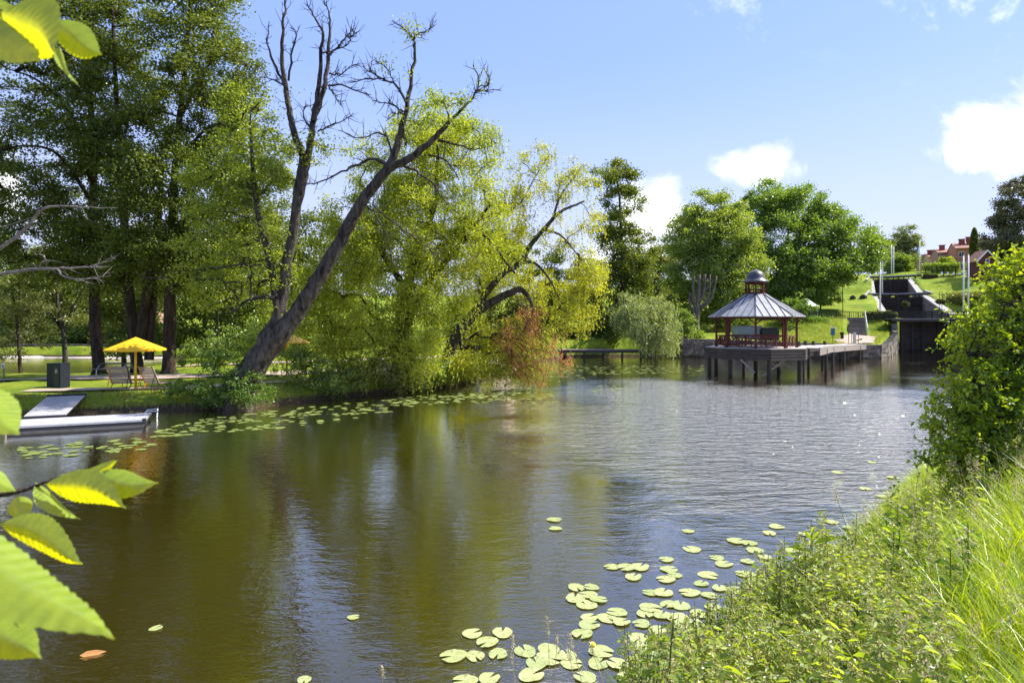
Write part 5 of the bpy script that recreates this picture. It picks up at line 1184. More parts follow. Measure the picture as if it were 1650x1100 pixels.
def dock():
    FL, FR, RR, RL = [Vector(p) for p in ((-20.5, 25.1, 0), (-16.05, 27.1, 0), (-16.95, 29.1, 0), (-21.4, 27.1, 0))]
    b = (FL + FR + RR + RL) / 4; t = empty('floating_dock', b, 'pale floating dock with dark edge lying beside the left bank', 'dock'); L = [p - b for p in (FL, FR, RR, RL)]
    q = MB(); n = 22
    for k in range(n):
        f0, f1 = k / n + .002, (k + 1) / n - .002; a0, a1 = L[0].lerp(L[1], f0), L[0].lerp(L[1], f1); c0, c1 = L[3].lerp(L[2], f0), L[3].lerp(L[2], f1)
        q.hexa([p + Vector((0, 0, z)) for p in (a0, c0, a1, c1) for z in (.25, .29)])
    q.build('deck', M['dock_white'], t)
    q = MB()
    for i in range(4): q.beam(L[i] + Vector((0, 0, .245)), L[(i + 1) % 4] + Vector((0, 0, .245)), .08, .075)
    q.build('edge_profile', M['steel'], t)
    q = MB()
    for i in range(4): q.beam(L[i] + Vector((0, 0, .13)), L[(i + 1) % 4] + Vector((0, 0, .13)), .05, .13)
    q.build('frame', M['dock_dark'], t)
    q = MB(); Li = [p * .97 for p in L]; q.hexa([p + Vector((0, 0, z)) for p in (Li[0], Li[3], Li[1], Li[2]) for z in (-.3, .10)]); q.build('float', M['dock_side'], t)
    p = L[1] + Vector((-.02, .02, 0)); q = MB(); q.box((p.x, p.y, .2), (.14, .14, .26), R(24)); q.build('corner_fender', M['dock_dark'], t)
    p = L[0] + Vector((.05, -.06, 0)); q = MB(); q.cyl((p.x, p.y, -1.2), (p.x, p.y, .35), .05, 8); q.build('mooring_pole', M['wood_grey'], t)
    a, c = Vector((-21.0, 27.9, .33)), Vector((-22.3, 31.1, .84)); g = empty('gangway', a, 'ribbed pale metal gangway sloping from the bank to the floating dock', 'gangway')
    d = (c - a); s = Vector((d.y, -d.x, 0)).normalized() * .78; q = MB(); q.hexa([x + y * s + Vector((0, 0, z)) for x in (Vector(), d) for y in (-1, 1) for z in (-.08, -.02)]); q.build('frame', M['dock_dark'], g)
    q = MB()
    for k in range(17): o = s * (-.96 + k * .12); q.beam(o + Vector((0, 0, .0)), d + o + Vector((0, 0, .0)), .062, .04)
    q.build('tread', M['dock_white'], g)
    q = MB(); q.beam(d - s * 1.05 + Vector((0, 0, .05)), d + s * 1.05 + Vector((0, 0, .05)), .14, .1); q.build('hinge_bar', M['iron'], g)
    b2 = Vector((-17.2, 29.25, .2)); g = empty('dock_ladder', b2, 'low grey metal hoop ladder at the back corner of the dock', 'ladder'); q = MB()
    q.tube([(-.3, 0, -.2), (-.15, .3, .16), (.3, .35, .2), (.4, .1, -.2)], [.035] * 4, 6); q.tube([(-.15, .2, .1), (.4, .25, .1)], [.03] * 2, 6); q.build('hoop', M['steel'], g)
dock()
# lamp pole and small sign in the park
b = G(351, 50); t = empty('lamp_pole', b, 'thin dark pole standing in the bushes left of the leaning trunk', 'pole'); q = MB(); q.cyl((0, 0, -.1), (0, 0, 6.4), .06, 8); q.build('pole', M['iron'], t); q = MB(); q.lathe([(.0, 6.75), (.18, 6.65), (.22, 6.4), (.0, 6.38)], 12); q.build('lamp_head', M['iron'], t)
b = G(6, 41); t = empty('small_sign', b, 'small white sign on a short post at the left edge of the lawn', 'sign'); q = MB(); q.cyl((0, 0, -.1), (0, 0, .95), .04, 8); q.build('post', M['wood_grey'], t); q = MB(); q.box((0, -.05, 1.05), (.2, .03, .32)); bd = q.build('panel', M['white'], t); q = MB(); q.box((0, -.07, 1.02), (.12, .02, .14)); q.build('symbol', M['info_blue'], bd)
# glimpses of buildings behind the park
def park_house(u, Y, w, h, wm, label):
    b = G(u, Y); t = empty('park_house', b, label, 'house', 'houses glimpsed behind the park'); q = MB(); q.box((0, 3, h / 2), (w, 6, h)); q.build('wall', wm, t)
    r = MB()
    for y0 in (-.5, 6.5): r.hexa([(x, y, z) for y, z0 in ((y0, h - .1), (3, h + 2.4)) for x in (-w / 2 - .4, w / 2 + .4) for z in (z0, z0 + .2)])
    r.build('roof', M['tile'], t)
    for k in range(4):
        x = -w / 2 + w * (k + .5) / 4; f = MB(); f.box((x, -.03, h * .6), (1.1, .1, 1.4)); fr = f.build('window', M['white'], t); f = MB(); f.box((x, -.08, h * .6), (.85, .06, 1.15)); f.build('pane', M['glass'], fr)
park_house(195, 118, 14, 6, M['plaster_pink'], 'pinkish house glimpsed between the dark trunks of the park')
# white post in the water below the willow
q = MB(); q.cyl((0, 0, -.8), (0, 0, .42), .1, 10); q.lathe([(.1, .42), (.07, .48), (0, .5)], 10); o = q.build('water_post', M['white']); o.location = P(770, 624, 43.2); o.location.z = 0; tag(o, 'short white post standing in the water below the arched willow', 'post')

# ------------------------------------------------------------------ lily pads
PAD = []
for k in range(5):
    rng = random.Random(60 + k); n = 22; q = MB(); V = [(0, 0, .004)]
    for i in range(n):
        a = R(14) + (2 * math.pi - R(28)) * i / (n - 1); r = (1 + .05 * math.sin(a * 3 + k)) * (.86 + .14 * abs(math.sin(a / 2))) * (1 - .05 * (rng.random() > .8)); V.append((r * math.cos(a), r * .88 * math.sin(a), .008 + .05 * rng.random() * (rng.random() > .7)))
    V += [(x * .985, y * .985, -.012) for x, y, z in V[1:]]
    q.add(V, [(1 + i, n + 1 + i, n + 2 + i, 2 + i) for i in range(n - 1)], [(0, 1 + i, 2 + i) for i in range(n - 1)]); m = q.build('lily_pad', M['pad']).data
    bpy.data.objects.remove(bpy.data.objects['lily_pad']); PAD.append(m)
NEAR = [(762,1021),(810,1019),(784,1036),(729,1058),(766,1058),(802,1055),(846,1049),(884,1048),(914,1056),(886,1062),(864,1069),(857,1088),(922,1070),(970,1051),(965,1069),(994,1070),(942,1092),(1012,1093),(789,1094),(748,1098),(938,1022),(950,1007),(950,995),(979,997),(993,987),(1002,1003),(1033,1006),(1039,990),(1067,991),(1092,997),(927,964),(947,959),(966,967),(944,974),(929,948),(952,947),(1047,955),(1069,955),(1049,980),(1076,974),(1097,976),(985,914),(1009,915),(1032,914),(1021,930),(1073,902),(1079,918),(1086,927),(1072,934),(894,838),(894,852),(1029,1029),(1041,1042),(1108,856),(1114,885),(1154,899),(1167,909),(1187,872),(1207,876),(1216,887),(1232,898),(1205,905),(1142,927),(1220,935),(1159,948),(1183,951),(1144,960),(1189,969),(1240,860),(1252,849),(1338,841),(1335,864),(1297,861),(1277,887),(1150,979),(1118,1003),(1283,920),(1340,882),(1405,745),(1394,788),(1350,761),(1126,990),(1100,1010),(1060,1015),(1250,915),(1262,940),(1310,875),(1305,900),(1370,850),(1420,800),(1440,770),(1130,940),(1110,955),(1200,925),(1175,985),(1215,960),(1240,945),(570,995),(252,1012),(490,1097)]
PADF = []
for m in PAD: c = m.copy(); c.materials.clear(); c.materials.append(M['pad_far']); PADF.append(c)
def pad(u, v, r, label, group, far=False):
    Y = EYE * F / (v - HOR); o = bpy.data.objects.new('lily_pad', (PADF if far else PAD)[random.randrange(5)]); COL.objects.link(o)
    o.location = ((u - 825) * Y / F, Y, .012 + .012 * random.random()); o.scale = (r, r, r); o.rotation_euler = (random.gauss(0, .02), random.gauss(0, .02), random.random() * 6.28)
    tag(o, label, 'lily pad', group)
for (u, v) in NEAR:
    if u < 600: pad(u, v, .10, 'small green leaf floating alone on the open dark water', 'lone floating leaves')
    else:
        lab = ('large yellow green lily pad in the group at the bottom middle of the water' if v > 1010 and u < 1020 else 'yellow green lily pad in the clusters left of the nettle bank' if v > 935 else
               'pale lily pad among the sky reflections between open water and nettles' if v > 842 or u > 950 else 'pale lily pad alone on open water left of the main clusters')
        pad(u, v, random.uniform(.14, .20), lab, 'lily pads in the right foreground')
bank = []
BR = random.Random(12)
def shore_v(u): return np.interp(u, [0, 250, 330, 400, 500, 600, 700, 760, 830, 900], [715, 690, 672, 664, 652, 642, 632, 628, 624, 612])
for k in range(330):
    u = BR.uniform(250, 860); w = 8 + 22 * math.exp(-((u - 470) / 230) ** 2); v = shore_v(u) + 3 + w * BR.random() ** 1.2; bank.append((u, v))
for k in range(70): u = BR.uniform(15, 250); bank.append((u, np.interp(u, [0, 250], [718, 697]) + BR.uniform(0, 20) + 6))
for k in range(60): bank.append((BR.uniform(700, 900), BR.uniform(632, 650)))
for k in range(170): u = BR.uniform(880, 1135); bank.append((u, BR.uniform(589, 603) + (6 if u < 960 and BR.random() < .4 else 0)))
for k in range(12): bank.append((BR.uniform(950, 1010), BR.uniform(622, 632)))
bank.sort(key=lambda p: -p[1])
stuff = MB()
pv = [np.array([v.co[:] for v in m.vertices]) for m in PAD]; pf = [[tuple(p.vertices) for p in m.polygons] for m in PAD]
for i, (u, v) in enumerate(bank):
    r = BR.uniform(.11, .20)
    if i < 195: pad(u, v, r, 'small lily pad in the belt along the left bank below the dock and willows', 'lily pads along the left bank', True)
    else:
        k = BR.randrange(5); Y = EYE * F / (v - HOR); a = BR.random() * 6.28; c, s = math.cos(a), math.sin(a); V = pv[k] * r * 1.1
        V = np.c_[V[:, 0] * c - V[:, 1] * s + (u - 825) * Y / F, V[:, 0] * s + V[:, 1] * c + Y, V[:, 2] + .012 + .01 * BR.random()]
        stuff.add(V, [f for f in pf[k] if len(f) == 4], [f for f in pf[k] if len(f) == 3])
tag(stuff.build('far_lily_pads', M['pad_far']), 'far lily pads floating before the far bank', 'lily pads', kind='stuff')
for k, (u, v, l) in enumerate(((128, 1058, .1),)):
    Y = EYE * F / (v - HOR); q = MB(); rng = np.random.default_rng(3); leaves6(q, np.array([((u - 825) * Y / F, Y, .02)]), np.array([(1, .4, 0.)]), .32, .12, rng, .1, 0); o = q.build('fallen_leaf', M['leaf_orange']); tag(o, 'reddish brown leaf floating in the lower left corner of the water', 'leaf')

# ------------------------------------------------------------------ grass and nettles on the near bank
VT = ([980, 1040, 1120, 1200, 1300, 1400, 1480, 1540, 1600, 1700, 1900], [1130, 1060, 985, 930, 875, 835, 800, 765, 720, 690, 660])
def bank_points(n, rng, xr=(.8, 15), yr=(2.2, 17), umin=1000, umax=1760):
    x = rng.uniform(*xr, n); y = yr[0] + (yr[1] - yr[0]) * rng.random(n) ** 1.35
    d, _ = poly_dist(x, y, SHORE); u = 825 + F * x / y
    k = (d < .12) & (u > umin) & (u < umax); x, y, u = x[k], y[k], u[k]; z = height(x, y)
    zm = EYE - (np.interp(u, *VT) - HOR) * y / F - z
    return x, y, z, u, zm
def blades(mb, x, y, z, h, w, rng, bend=.45, seg=4):
    n = len(x); a = rng.random(n) * 6.283; bd = np.c_[np.cos(a), np.sin(a)] * (bend * h * rng.uniform(.2, 1.3, n))[:, None]; b2 = rng.random(n) * 6.283; s = np.c_[np.cos(b2), np.sin(b2)]
    V = []
    for k in range(seg + 1):
        t = k / seg; ww = w * (1 - t ** 1.6) * .5 + .0006; c = np.c_[x + bd[:, 0] * t * t, y + bd[:, 1] * t * t, z - .05 + (h + .05) * (t - .18 * t ** 3 * bend)]
        V += [np.c_[c[:, :2] - s * ww[:, None], c[:, 2]], np.c_[c[:, :2] + s * ww[:, None], c[:, 2]]]
    V = np.stack(V, 1); m = 2 * (seg + 1); k = np.arange(n)[:, None, None] * m; q = np.arange(seg)[None, :, None] * 2 + np.array([0, 1, 3, 2])[None, None, :]
    mb.add(V.reshape(-1, 3), (k + q).reshape(-1, 4))
def near_grass():
    rng = np.random.default_rng(101); x, y, z, u, zm = bank_points(330000, rng, xr=(.8, 19), umax=2600)
    dens = np.clip((u - 1330) / 200, .30, 1); k = (rng.random(len(x)) < dens); x, y, z, u, zm = [a[k] for a in (x, y, z, u, zm)]
    cl = .75 + .35 * np.sin(x * 3.1 + 1.7 * np.sin(y * 2.3)) * np.sin(y * 2.7 + x); h = np.minimum(rng.uniform(.35, 1.15, len(x)) * cl, np.maximum(zm * rng.uniform(.7, 1.38, len(x)), np.where(u > 1380, rng.uniform(.2, .5, len(x)), 0))); k = h > .12; x, y, z, h = x[k], y[k], z[k], h[k]
    mb = MB(); blades(mb, x, y, z, h, rng.uniform(.005, .016, len(x)), rng, .7)
    tag(mb.build('meadow_grass', M['grass_blade']), 'tall sunlit meadow grass covering the near bank', 'grass', kind='stuff')
    # seed heads standing above the grass
    x, y, z, u, zm = bank_points(2600, rng, umin=1330); n = len(x); kk = rng.random(n) < np.clip((u - 1250) / 300, .15, 1); x, y, z, u, zm = x[kk], y[kk], z[kk], u[kk], zm[kk]; n = len(x); h = np.minimum(rng.uniform(.8, 1.45, n), np.maximum(zm * rng.uniform(1.1, 1.5, n), .1)); k = h > .4; x, y, z, h = x[k], y[k], z[k], h[k]
    mb = MB(); blades(mb, x, y, z, h, np.full(len(x), .003), rng, .14, 5)
    for i in range(len(x)):
        if i % 3: continue
    C = []
    for i in range(len(x)): m = 22; t = rng.random(m); C.append(np.c_[x[i] + rng.normal(size=m) * .018, y[i] + rng.normal(size=m) * .018, z[i] + h[i] - .16 * t])
    leaves(mb, np.vstack(C), .03, .009, rng, .1, -1.2); tag(mb.build('grass_seed_heads', M['straw']), 'pale flowering grass heads above the meadow grass at the right edge', 'grass', kind='stuff')
    # left bank fringe
    P0 = np.array([(p[0], p[1]) for p in SHORE[27:]]); mb = MB(); X = []; Yv = []
    for a, b in zip(P0[:-1], P0[1:]):
        L = np.hypot(*(b - a))
        if L > 20: continue
        n = int(L * 230); t = rng.random(n)[:, None]; q = a + (b - a) * t; nn = np.array((b[1] - a[1], -(b[0] - a[0]))) / L; q = q + nn * -(-rng.uniform(.15, 2.2, n))[:, None] * 1; X.append(q[:, 0]); Yv.append(q[:, 1])
    x = np.concatenate(X); y = np.concatenate(Yv); d, _ = poly_dist(x, y, SHORE); k = d < -.1; x, y = x[k], y[k]; z = height(x, y); n = len(x); blades(mb, x, y, z, rng.uniform(.12, .42, n), rng.uniform(.012, .03, n), rng, .6, 3)
    tag(mb.build('bank_grass', M['grass_bank']), 'rough grass fringe along the left bank edge', 'grass', kind='stuff')
    # long grass on the lock slope
    x = rng.uniform(38, 60, 26000); y = rng.uniform(79, 103, 26000); d, _ = poly_dist(x, y, SHORE); st = np.abs((x - 49.9) * (98 - 89.6) - (y - 89.6) * (54.3 - 49.9)) / 9.5
    k = (d < -.6) & (st > 1.8) & (np.hypot(x - 46, y - 84) > 2.6); x, y = x[k], y[k]; z = height(x, y); mb = MB(); n = len(x); blades(mb, x, y, z, rng.uniform(.12, .5, n), rng.uniform(.02, .05, n), rng, .6, 2)
    tag(mb.build('slope_grass', M['grass_bank']), 'long sunlit grass on the slope beside the stone steps', 'grass', kind='stuff')
near_grass()
def nettle_mesh(seed, h):
    rng = np.random.default_rng(seed); st = MB(); lf = MB(); fl = MB()
    top = np.array((rng.normal() * .06, rng.normal() * .06, h)); f, r = smooth_poly([(0, 0, -.05), top * .5 + rng.normal(size=3) * .02, top], [.006, .005, .002], 5); st.tube(f, r, 4)
    n = int(h / .055); C = []; D = []; Ls = []
    for k in range(n):
        t = .12 + .86 * k / n; p = np.array([np.interp(t, np.linspace(0, 1, len(f)), f[:, i]) for i in range(3)]); a = (k % 2) * math.pi / 2 + rng.normal() * .25
        for s in (0, math.pi):
            d = np.array((math.cos(a + s), math.sin(a + s), .25 - .2 * t)); C.append(p + d * .012); D.append(d); Ls.append(.125 * (1.15 - .72 * t) * rng.uniform(.8, 1.2))
            if t > .45:
                m = 8; q = p + np.outer(rng.random(m), d * .05) + rng.normal(size=(m, 3)) * .008 - np.outer(rng.random(m), (0, 0, .03)); leaves(fl, q, .02, .012, rng)
    leaves6(lf, np.array(C), np.array(D), np.array(Ls), np.array(Ls) * .52, rng, .25, .35)
    return st, lf, fl
def nettles():
    rng = np.random.default_rng(55); protos = []
    for k in range(5):
        st, lf, fl = nettle_mesh(70 + k, 1.0)
        ob = [m.build(nm, M[mt]) for m, nm, mt in ((st, 'stem', 'reed_dark'), (lf, 'leaves', 'leaf_nettle'), (fl, 'catkins', 'nettle_flower'))]
        protos.append([o.data for o in ob]); [bpy.data.objects.remove(o) for o in ob]
    x, y, z, u, zm = bank_points(9000, rng, umin=1015, umax=1580, xr=(.8, 10), yr=(2.6, 13)); keep = rng.random(len(x)) < np.clip((1560 - u) / 170, .06, 1)
    cl = 1 + .42 * np.sin(x * 4.3 + 1.9 * np.sin(y * 3.1)) * np.sin(y * 3.7 + 1.3 * x) + rng.normal(size=len(x)) * .14; h = np.minimum(rng.uniform(.75, 1.4, len(x)), zm * np.clip(cl, .45, 1.9)); gap = np.sin(x * 3.3 + 1.2 * np.sin(y * 2.1)) * np.sin(y * 2.9 + 1.1 * np.sin(x * 2.7)); idx = np.where(keep & (h > np.where(u > 1380, .27, .36)) & (gap > -.42))[0]; rng.shuffle(idx)
    front = sorted(idx[:2600], key=lambda i: -h[i] / y[i])
    arrays = [[(np.array([v.co[:] for v in me.vertices]), [tuple(p.vertices) for p in me.polygons]) for me in pr] for pr in protos]
    mass = MB(); massf = MB(); nind = 0
    edge = zm - h < .05
    for i in front[:760]:
        k = int(rng.integers(5)); a = rng.random() * 6.28
        if nind < 90 and edge[i]:
            o = empty('nettle', (x[i], y[i], z[i]), 'upright nettle stem with pale catkins along the water side of the near bank', 'nettle', 'nettles at the edge of the near bank', a); o.scale = (h[i],) * 3; nind += 1
            for nm, me in zip(('stem', 'leaves', 'catkins'), protos[k]):
                c = bpy.data.objects.new(nm, me); COL.objects.link(c); c.parent = o
                if nm == 'catkins': c['kind'] = 'stuff'
            continue
        c, s = math.cos(a), math.sin(a)
        for q, mb in ((1, mass), (2, massf)):
            V, Fc = arrays[k][q]; V = V * h[i]; V = np.c_[V[:, 0] * c - V[:, 1] * s + x[i], V[:, 0] * s + V[:, 1] * c + y[i], V[:, 2] + z[i]]; mb.add(V, Fc)
    tag(mass.build('nettle_undergrowth', M['leaf_nettle']), 'dense bed of nettles covering the slope of the near bank', 'nettles', kind='stuff')
    tag(massf.build('nettle_catkins', M['nettle_flower']), 'pale catkins over the nettle bed of the near bank', 'nettles', kind='stuff')
nettles()
def broad_weeds():
    rng = np.random.default_rng(91); protos = []
    for k in range(3):
        st = MB(); lf = MB(); C = []; D = []; h = rng.uniform(.6, .9); st.tube([(0, 0, -.05), (.02, .01, h * .5), (.03, .02, h)], [.008, .007, .004], 5)
        for i in range(16):
            a = i * 2.4 + rng.normal() * .3; t = i / 16; C.append((.02, .01, .06 + h * t * .95)); D.append((math.cos(a), math.sin(a), .7 - .2 * t))
        Ls = np.linspace(.30, .14, 16); leaves6(lf, np.array(C), np.array(D), Ls, Ls * .3, rng, .3, .5)
        ob = [st.build('stem', M['reed_dark']), lf.build('leaves', M['leaf_shrub'])]; protos.append([o.data for o in ob]); [bpy.data.objects.remove(o) for o in ob]
    x, y, z, u, zm = bank_points(700, rng, umin=1040, umax=1600, xr=(.8, 10), yr=(2.8, 11)); n = 0
    for i in range(len(x)):
        if zm[i] < .5 or n >= 45: continue
        n += 1; o = empty('dock_plant', (x[i], y[i], z[i]), 'broad leaved dock plant growing among the nettles of the near bank', 'plant', 'dock plants among the nettles', rng.random() * 6.28); o.scale = (min(1.25, zm[i] * rng.uniform(.95, 1.3)),) * 3
        for nm, me in zip(('stem', 'leaves'), protos[n % 3]): c = bpy.data.objects.new(nm, me); COL.objects.link(c); c.parent = o
broad_weeds()
def tall_stems():
    rng = np.random.default_rng(6)
    pts = [(880, 1090, 882, 992), (910, 1100, 898, 1020), (833, 1100, 826, 1020), (835, 1105, 822, 1046), (955, 1100, 918, 1020), (950, 1098, 915, 1042), (970, 1075, 950, 1035), (640, 1100, 615, 1072)]
    for k, (u0, v0, u1, v1) in enumerate(pts):
        Y = 5.6; b = np.array(P(u0, v0 + 60, Y)); e = np.array(P(u1, v1, Y - .2)); b[2] = min(b[2], H(b[0], b[1])); mb = MB(); m = (b + e) / 2 + rng.normal(size=3) * .03; f, r = smooth_poly([b, m, e], [.004, .0035, .0018], 6); mb.tube(f, r, 4)
        t = empty('grass_stem', b, 'single pale grass stem with seed head rising before the water at the bottom middle', 'grass stem', 'single grass stems at the bottom middle'); mb.build('stem', M['straw'], t, b)
        q = MB(); s = rng.random(40)[:, None]; c = e + (m - e) * s * .22 + rng.normal(size=(40, 3)) * .008; leaves(q, c, .03, .009, rng, .1, -1); q.build('seed_head', M['straw'], t, b)
    for k, (u0, u1, v1, Y) in enumerate(((1378, 1345, 790, 8.2), (1402, 1392, 830, 8.0), (1440, 1460, 800, 9), (1490, 1480, 760, 10), (1505, 1495, 750, 10), (1520, 1510, 735, 10.5), (1425, 1432, 795, 9), (1470, 1500, 770, 9.6), (1470, 1448, 815, 9.2))):
        b = np.array(G(u0, Y)); e = np.array(P(u1, v1, Y)); mb = MB(); m = (b + e) / 2 + rng.normal(size=3) * .05; f, r = smooth_poly([b, m, e], [.007, .005, .002], 6); mb.tube(f, r, 4)
        t = empty('reed_stem', b, 'tall thin dark grass stem standing above the nettles against the bright water', 'grass stem', 'dark stems above the nettles'); mb.build('stem', M['reed_dark'], t, b); q = MB(); s = rng.random(26)[:, None]; leaves(q, e + (m - e) * s * .25 + rng.normal(size=(26, 3)) * .012, .05, .014, rng, .1, -1); q.build('seed_head', M['straw'], t, b)
    Y = 7.6; b = np.array(G(1312, Y)); e = np.array(P(1308, 858, Y)); t = empty('broad_leaf_plant', b, 'broad leaved tall plant with long drooping leaves above the nettles', 'plant'); mb = MB(); mb.tube(smooth_poly([b, (b + e) / 2, e], [.012] * 3, 5)[0], np.linspace(.014, .006, 11), 6); mb.build('stem', M['leaf_nettle'], t, b)
    for k, (u, v, s) in enumerate(((1262, 878, .55), (1355, 868, .75), (1330, 845, .8), (1292, 846, .85), (1345, 905, .4), (1278, 905, .45), (1316, 838, .9), (1285, 890, .6))):
        p = b + (e - b) * (1 - .22 * (1 - s) * 2); q = np.array(P(u, v, Y - .1 + .2 * (k % 2))); mb = MB(); d = q - p; leaves6(mb, np.array([p]), np.array([d + (0, 0, .3 * np.linalg.norm(d))]), np.linalg.norm(d) * 1.05, .085, rng, .3, .28); mb.build('leaf', M['leaf_nettle'], t, b)
    b = P(955, 1052, 8.45); b.z = 0; q = MB(); q.cyl((0, 0, -.3), (0, 0, .1), .008, 6); t = empty('water_lily_flower', b, 'small yellow water lily flower standing among the near pads', 'flower'); q.build('stem', M['reed_dark'], t); q = MB(); q.lathe([(.01, .09), (.035, .1), (.042, .13), (.03, .15), (0, .15)], 12); q.build('blossom', M['flag_yellow'], t)
tall_stems()
# ---- big bush at the right edge
def bank_bush():
    rng = np.random.default_rng(31); Y = 10.6; b = np.array(G(1610, Y)); t = empty('bank_bush', b, 'large sunlit alder bush leaning over the water at the right edge', 'bush')
    lob = [(1648, 470, 52, 55, 10.8, .8), (1618, 560, 62, 60, 10.5, .9), (1665, 560, 90, 110, 11, 1.1), (1590, 650, 70, 70, 10.3, .9), (1560, 700, 52, 55, 10.2, .7), (1550, 755, 40, 30, 9.8, .6), (1600, 780, 60, 26, 9.8, .6), (1630, 680, 80, 80, 10.6, 1), (1590, 745, 55, 36, 10.2, .7), (1700, 480, 80, 80, 11, 1.1), (1660, 425, 20, 24, 10.8, .3), (1566, 515, 20, 8, 10.4, .25, 1.2), (1552, 570, 22, 14, 10.3, .3, 1.2), (1545, 635, 30, 26, 10.2, .5)]
    c, od = lobe_points(lob, 900, rng, .3); tr = MB(); cr = MB()
    stems = []
    for k, (u, v) in enumerate(((1620, 490), (1655, 440), (1660, 560), (1565, 650), (1600, 600), (1690, 500), (1560, 570))):
        e = np.array(P(u, v, 10.5 + .2 * (k % 3))); m = b + (e - b) * .5 + np.array((.15 * rng.normal(), .15 * rng.normal(), .25)); f, r = smooth_poly([b + (.08 * k - .2, 0, -.1), m, e], [.05, .035, .012], 8); tr.tube(f, r, 6); stems.append(f[4:])
    pool = np.vstack(stems)
    for i, q in enumerate(c):
        dd = np.linalg.norm(pool - q, axis=1) + np.maximum(0, pool[:, 2] - q[2]) * .4; a = pool[np.argmin(dd)]; m = (a + q) / 2 + rng.normal(size=3) * .05 - (0, 0, .04); tr.tube([a, m, q], [.012, .009, .005], 4)
        for _ in range(3):
            d = unit(od[i] * .7 + rng.normal(size=3) * .7 + np.array((0, 0, .25))); ln = rng.uniform(.18, .42); e = q + d * ln; tr.tube([q, e], [.004, .002], 3); m = 9; k = np.linspace(.1, 1.0, m)[:, None]
            ld = unit(rng.normal(size=(m, 3)) * .8 + d * .6); leaves6(cr, q + (e - q) * k + ld * .01, ld, .078, .055, rng, .22, .2)
    tr.build('stem', M['bark'], t, b); cr.build('foliage', M['leaf_bush'], t, b)
bank_bush()

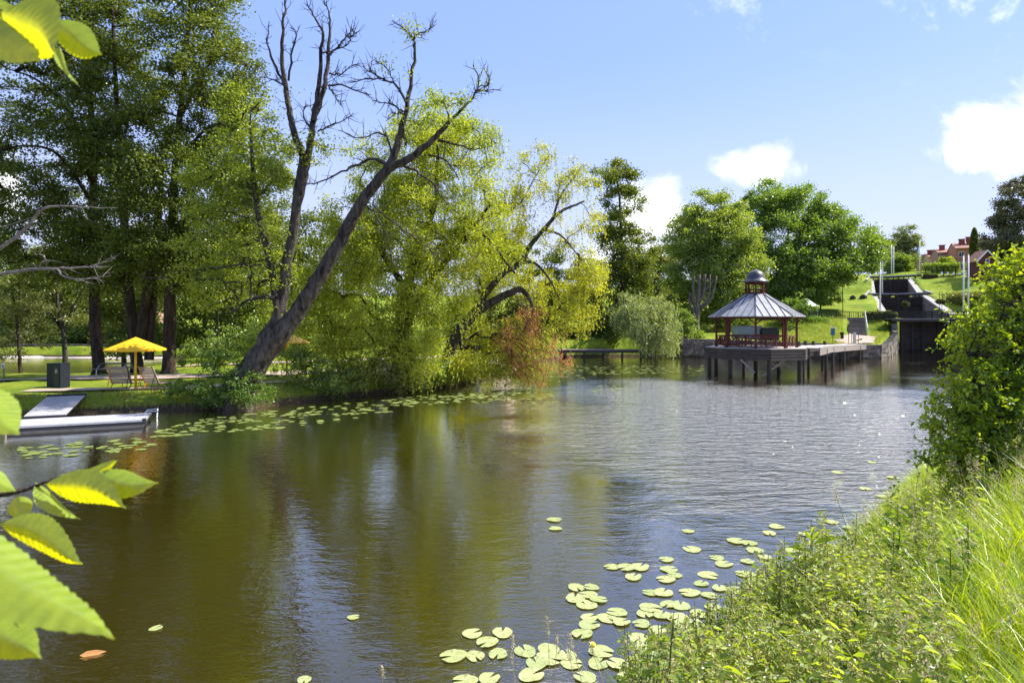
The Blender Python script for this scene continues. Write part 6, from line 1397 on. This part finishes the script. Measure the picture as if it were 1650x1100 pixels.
# ------------------------------------------------------------------ elm twigs in the left foreground
def elm():
    rng = np.random.default_rng(17); b = np.array((-1.75, .8, H(-1.75, .8))); t = empty('elm_sapling', b, 'young elm with toothed backlit leaves reaching in at the left edge close to the camera', 'tree')
    tr = MB(); tr.tube(smooth_poly([b - (0, 0, .1), b + (.05, .02, 1.2), b + (.0, .05, 2.6), b + (.1, 0, 3.4)], [.035, .03, .02, .012], 6)[0], np.linspace(.035, .01, 19), 8)
    def twig(pts): f, r = smooth_poly([np.array(p) for p in pts], np.linspace(.006, .0016, len(pts)), 5); tr.tube(f, r, 5)
    def leaf(u0, v0, u1, v1, Y0, Y1, wid, roll, droop=.12, lab=None):
        a, c = np.array(P(u0, v0, Y0)), np.array(P(u1, v1, Y1)); L = np.linalg.norm(c - a); d = (c - a) / L; vw = unit((a + c) / 2 - np.array((0, 0, EYE))); s = unit(np.cross(d, vw)); nn = np.cross(s, d)
        cs, sn = math.cos(roll), math.sin(roll); s, nn = s * cs + nn * sn, nn * cs - s * sn
        n = 61; m = 13; V = []; vein = []
        for i in range(n):
            x = i / (n - 1); w = .78 * wid * L * (math.sin(math.pi * x ** .78) ** .85) * (1 - .25 * x); tooth = 1 + (.05 if i % 3 == 1 else (.02 if i % 3 == 2 else -.03)) * (0 < i < n - 1)
            if x > .8: w *= (1 - ((x - .8) / .2) ** 1.2 * .55)
            for j in range(m):
                q = (j / (m - 1) - .5) * 2; ww = w * .5 * q * (tooth if abs(q) > .99 else 1); ripple = .005 * L * math.sin(i * math.pi * .44 + abs(q) * 2.2) * abs(q) ** .7
                side = (x * 11 - abs(q) * 2.2) % 1; vein.append(1.0 if abs(q) < .05 else max(0, 1 - abs(side - .5) * 7))
                V.append(a + d * (x * L + abs(q) * .05 * L) + s * (.035 * L * math.sin(x * 5 + u0)) + s * ww + nn * (abs(q) ** 1.3 * w * .20 + ripple - droop * L * (x - .4) ** 2))
        q = MB(); k = np.arange(n - 1)[:, None] * m; j = np.arange(m - 1)[None, :]; q.add(V, np.stack([k + j, k + j + 1, k + m + j + 1, k + m + j], -1).reshape(-1, 4))
        o = q.build('leaf', M['elm'], t, b, True); at = o.data.attributes.new('vein', 'FLOAT', 'POINT'); at.data.foreach_set('value', vein)
        return o
    leaf(-95, 5, 72, 98, .75, .7, .50, .3); leaf(5, 12, 98, 82, .74, .66, .58, -.35); leaf(76, 36, 168, 88, .76, .72, .46, .25); leaf(90, 72, 119, 136, .75, .72, .26, 1.0); leaf(-60, -10, 45, 40, .78, .76, .5, .2)
    leaf(146, 768, 255, 781, .98, .92, .40, .45); leaf(74, 772, 205, 812, .96, .9, .42, -.5); leaf(52, 778, 124, 838, .97, .95, .5, .9); leaf(28, 798, 36, 838, .97, .96, 1.15, -.3); leaf(-30, 752, 24, 792, .98, .97, .6, .5); leaf(100, 768, 160, 775, .99, .96, .3, -.8); leaf(135, 762, 190, 745, 1.0, .98, .4, .4)
    leaf(0, 842, 136, 898, .84, .8, .42, -.45); leaf(-60, 842, 160, 1034, .52, .46, .38, .45, .06); leaf(-60, 965, 60, 1062, .6, .58, .62, -.3); leaf(-40, 985, 20, 1000, .63, .62, .5, .4); leaf(-75, 610, 34, 700, .62, .58, .62, .5); leaf(-50, 930, 50, 985, .62, .6, .4, -.5)
    twig([b + (.0, .05, 2.4), P(-300, 60, .76), P(-95, 5, .75), P(5, 20, .745), P(80, 40, .76)]); twig([b + (.03, .02, 1.3), P(-300, 810, .95), P(-40, 800, .97), P(30, 792, .97), P(90, 772, .97), P(150, 768, .98)]); twig([b + (.03, .02, 1.25), P(-400, 850, .8), P(-90, 842, .82), P(0, 842, .84)]); twig([b + (.03, .02, 1.2), P(-500, 900, .6), P(-100, 900, .57), P(-95, 835, .52)]); twig([P(-100, 900, .57), P(-80, 950, .6), P(-50, 975, .62)]); twig([b + (.03, .04, 1.7), P(-500, 620, .65), P(-75, 610, .62)])
    tr.build('trunk', M['bark_brown'], t, b)
def elm_mat():
    m = leafmat('elm leaf', (.17, .32, .016), (.33, .46, .022), .58, (3.0, 1.85, .06), gloss=.05, grough=.4)
    t = NT(m.node_tree); at = t.add('ShaderNodeAttribute', attribute_name='vein'); nz = t.noise(t.add('ShaderNodeTexCoord').outputs['Object'], 60, 4, .6)
    for n in list(t.n):                                                   # pale side veins and a mottled blade
        if n.type in ('BSDF_DIFFUSE', 'BSDF_TRANSLUCENT'):
            src = n.inputs[0].links[0].from_socket; k = t.mix(t.math('MULTIPLY', t.step(nz, .35, .7), .28), src, (.07, .17, .01)); k = t.mix(t.math('MULTIPLY', at.outputs['Fac'], .20), k, (.42, .50, .14) if n.type == 'BSDF_DIFFUSE' else (.24, .34, .03)); t.put(n.inputs[0], k)
    return m
M['elm'] = elm_mat()
elm()
print('OBJECTS', len(S.objects), 'POLYS', sum(len(o.data.polygons) for o in S.objects if o.type == 'MESH'))
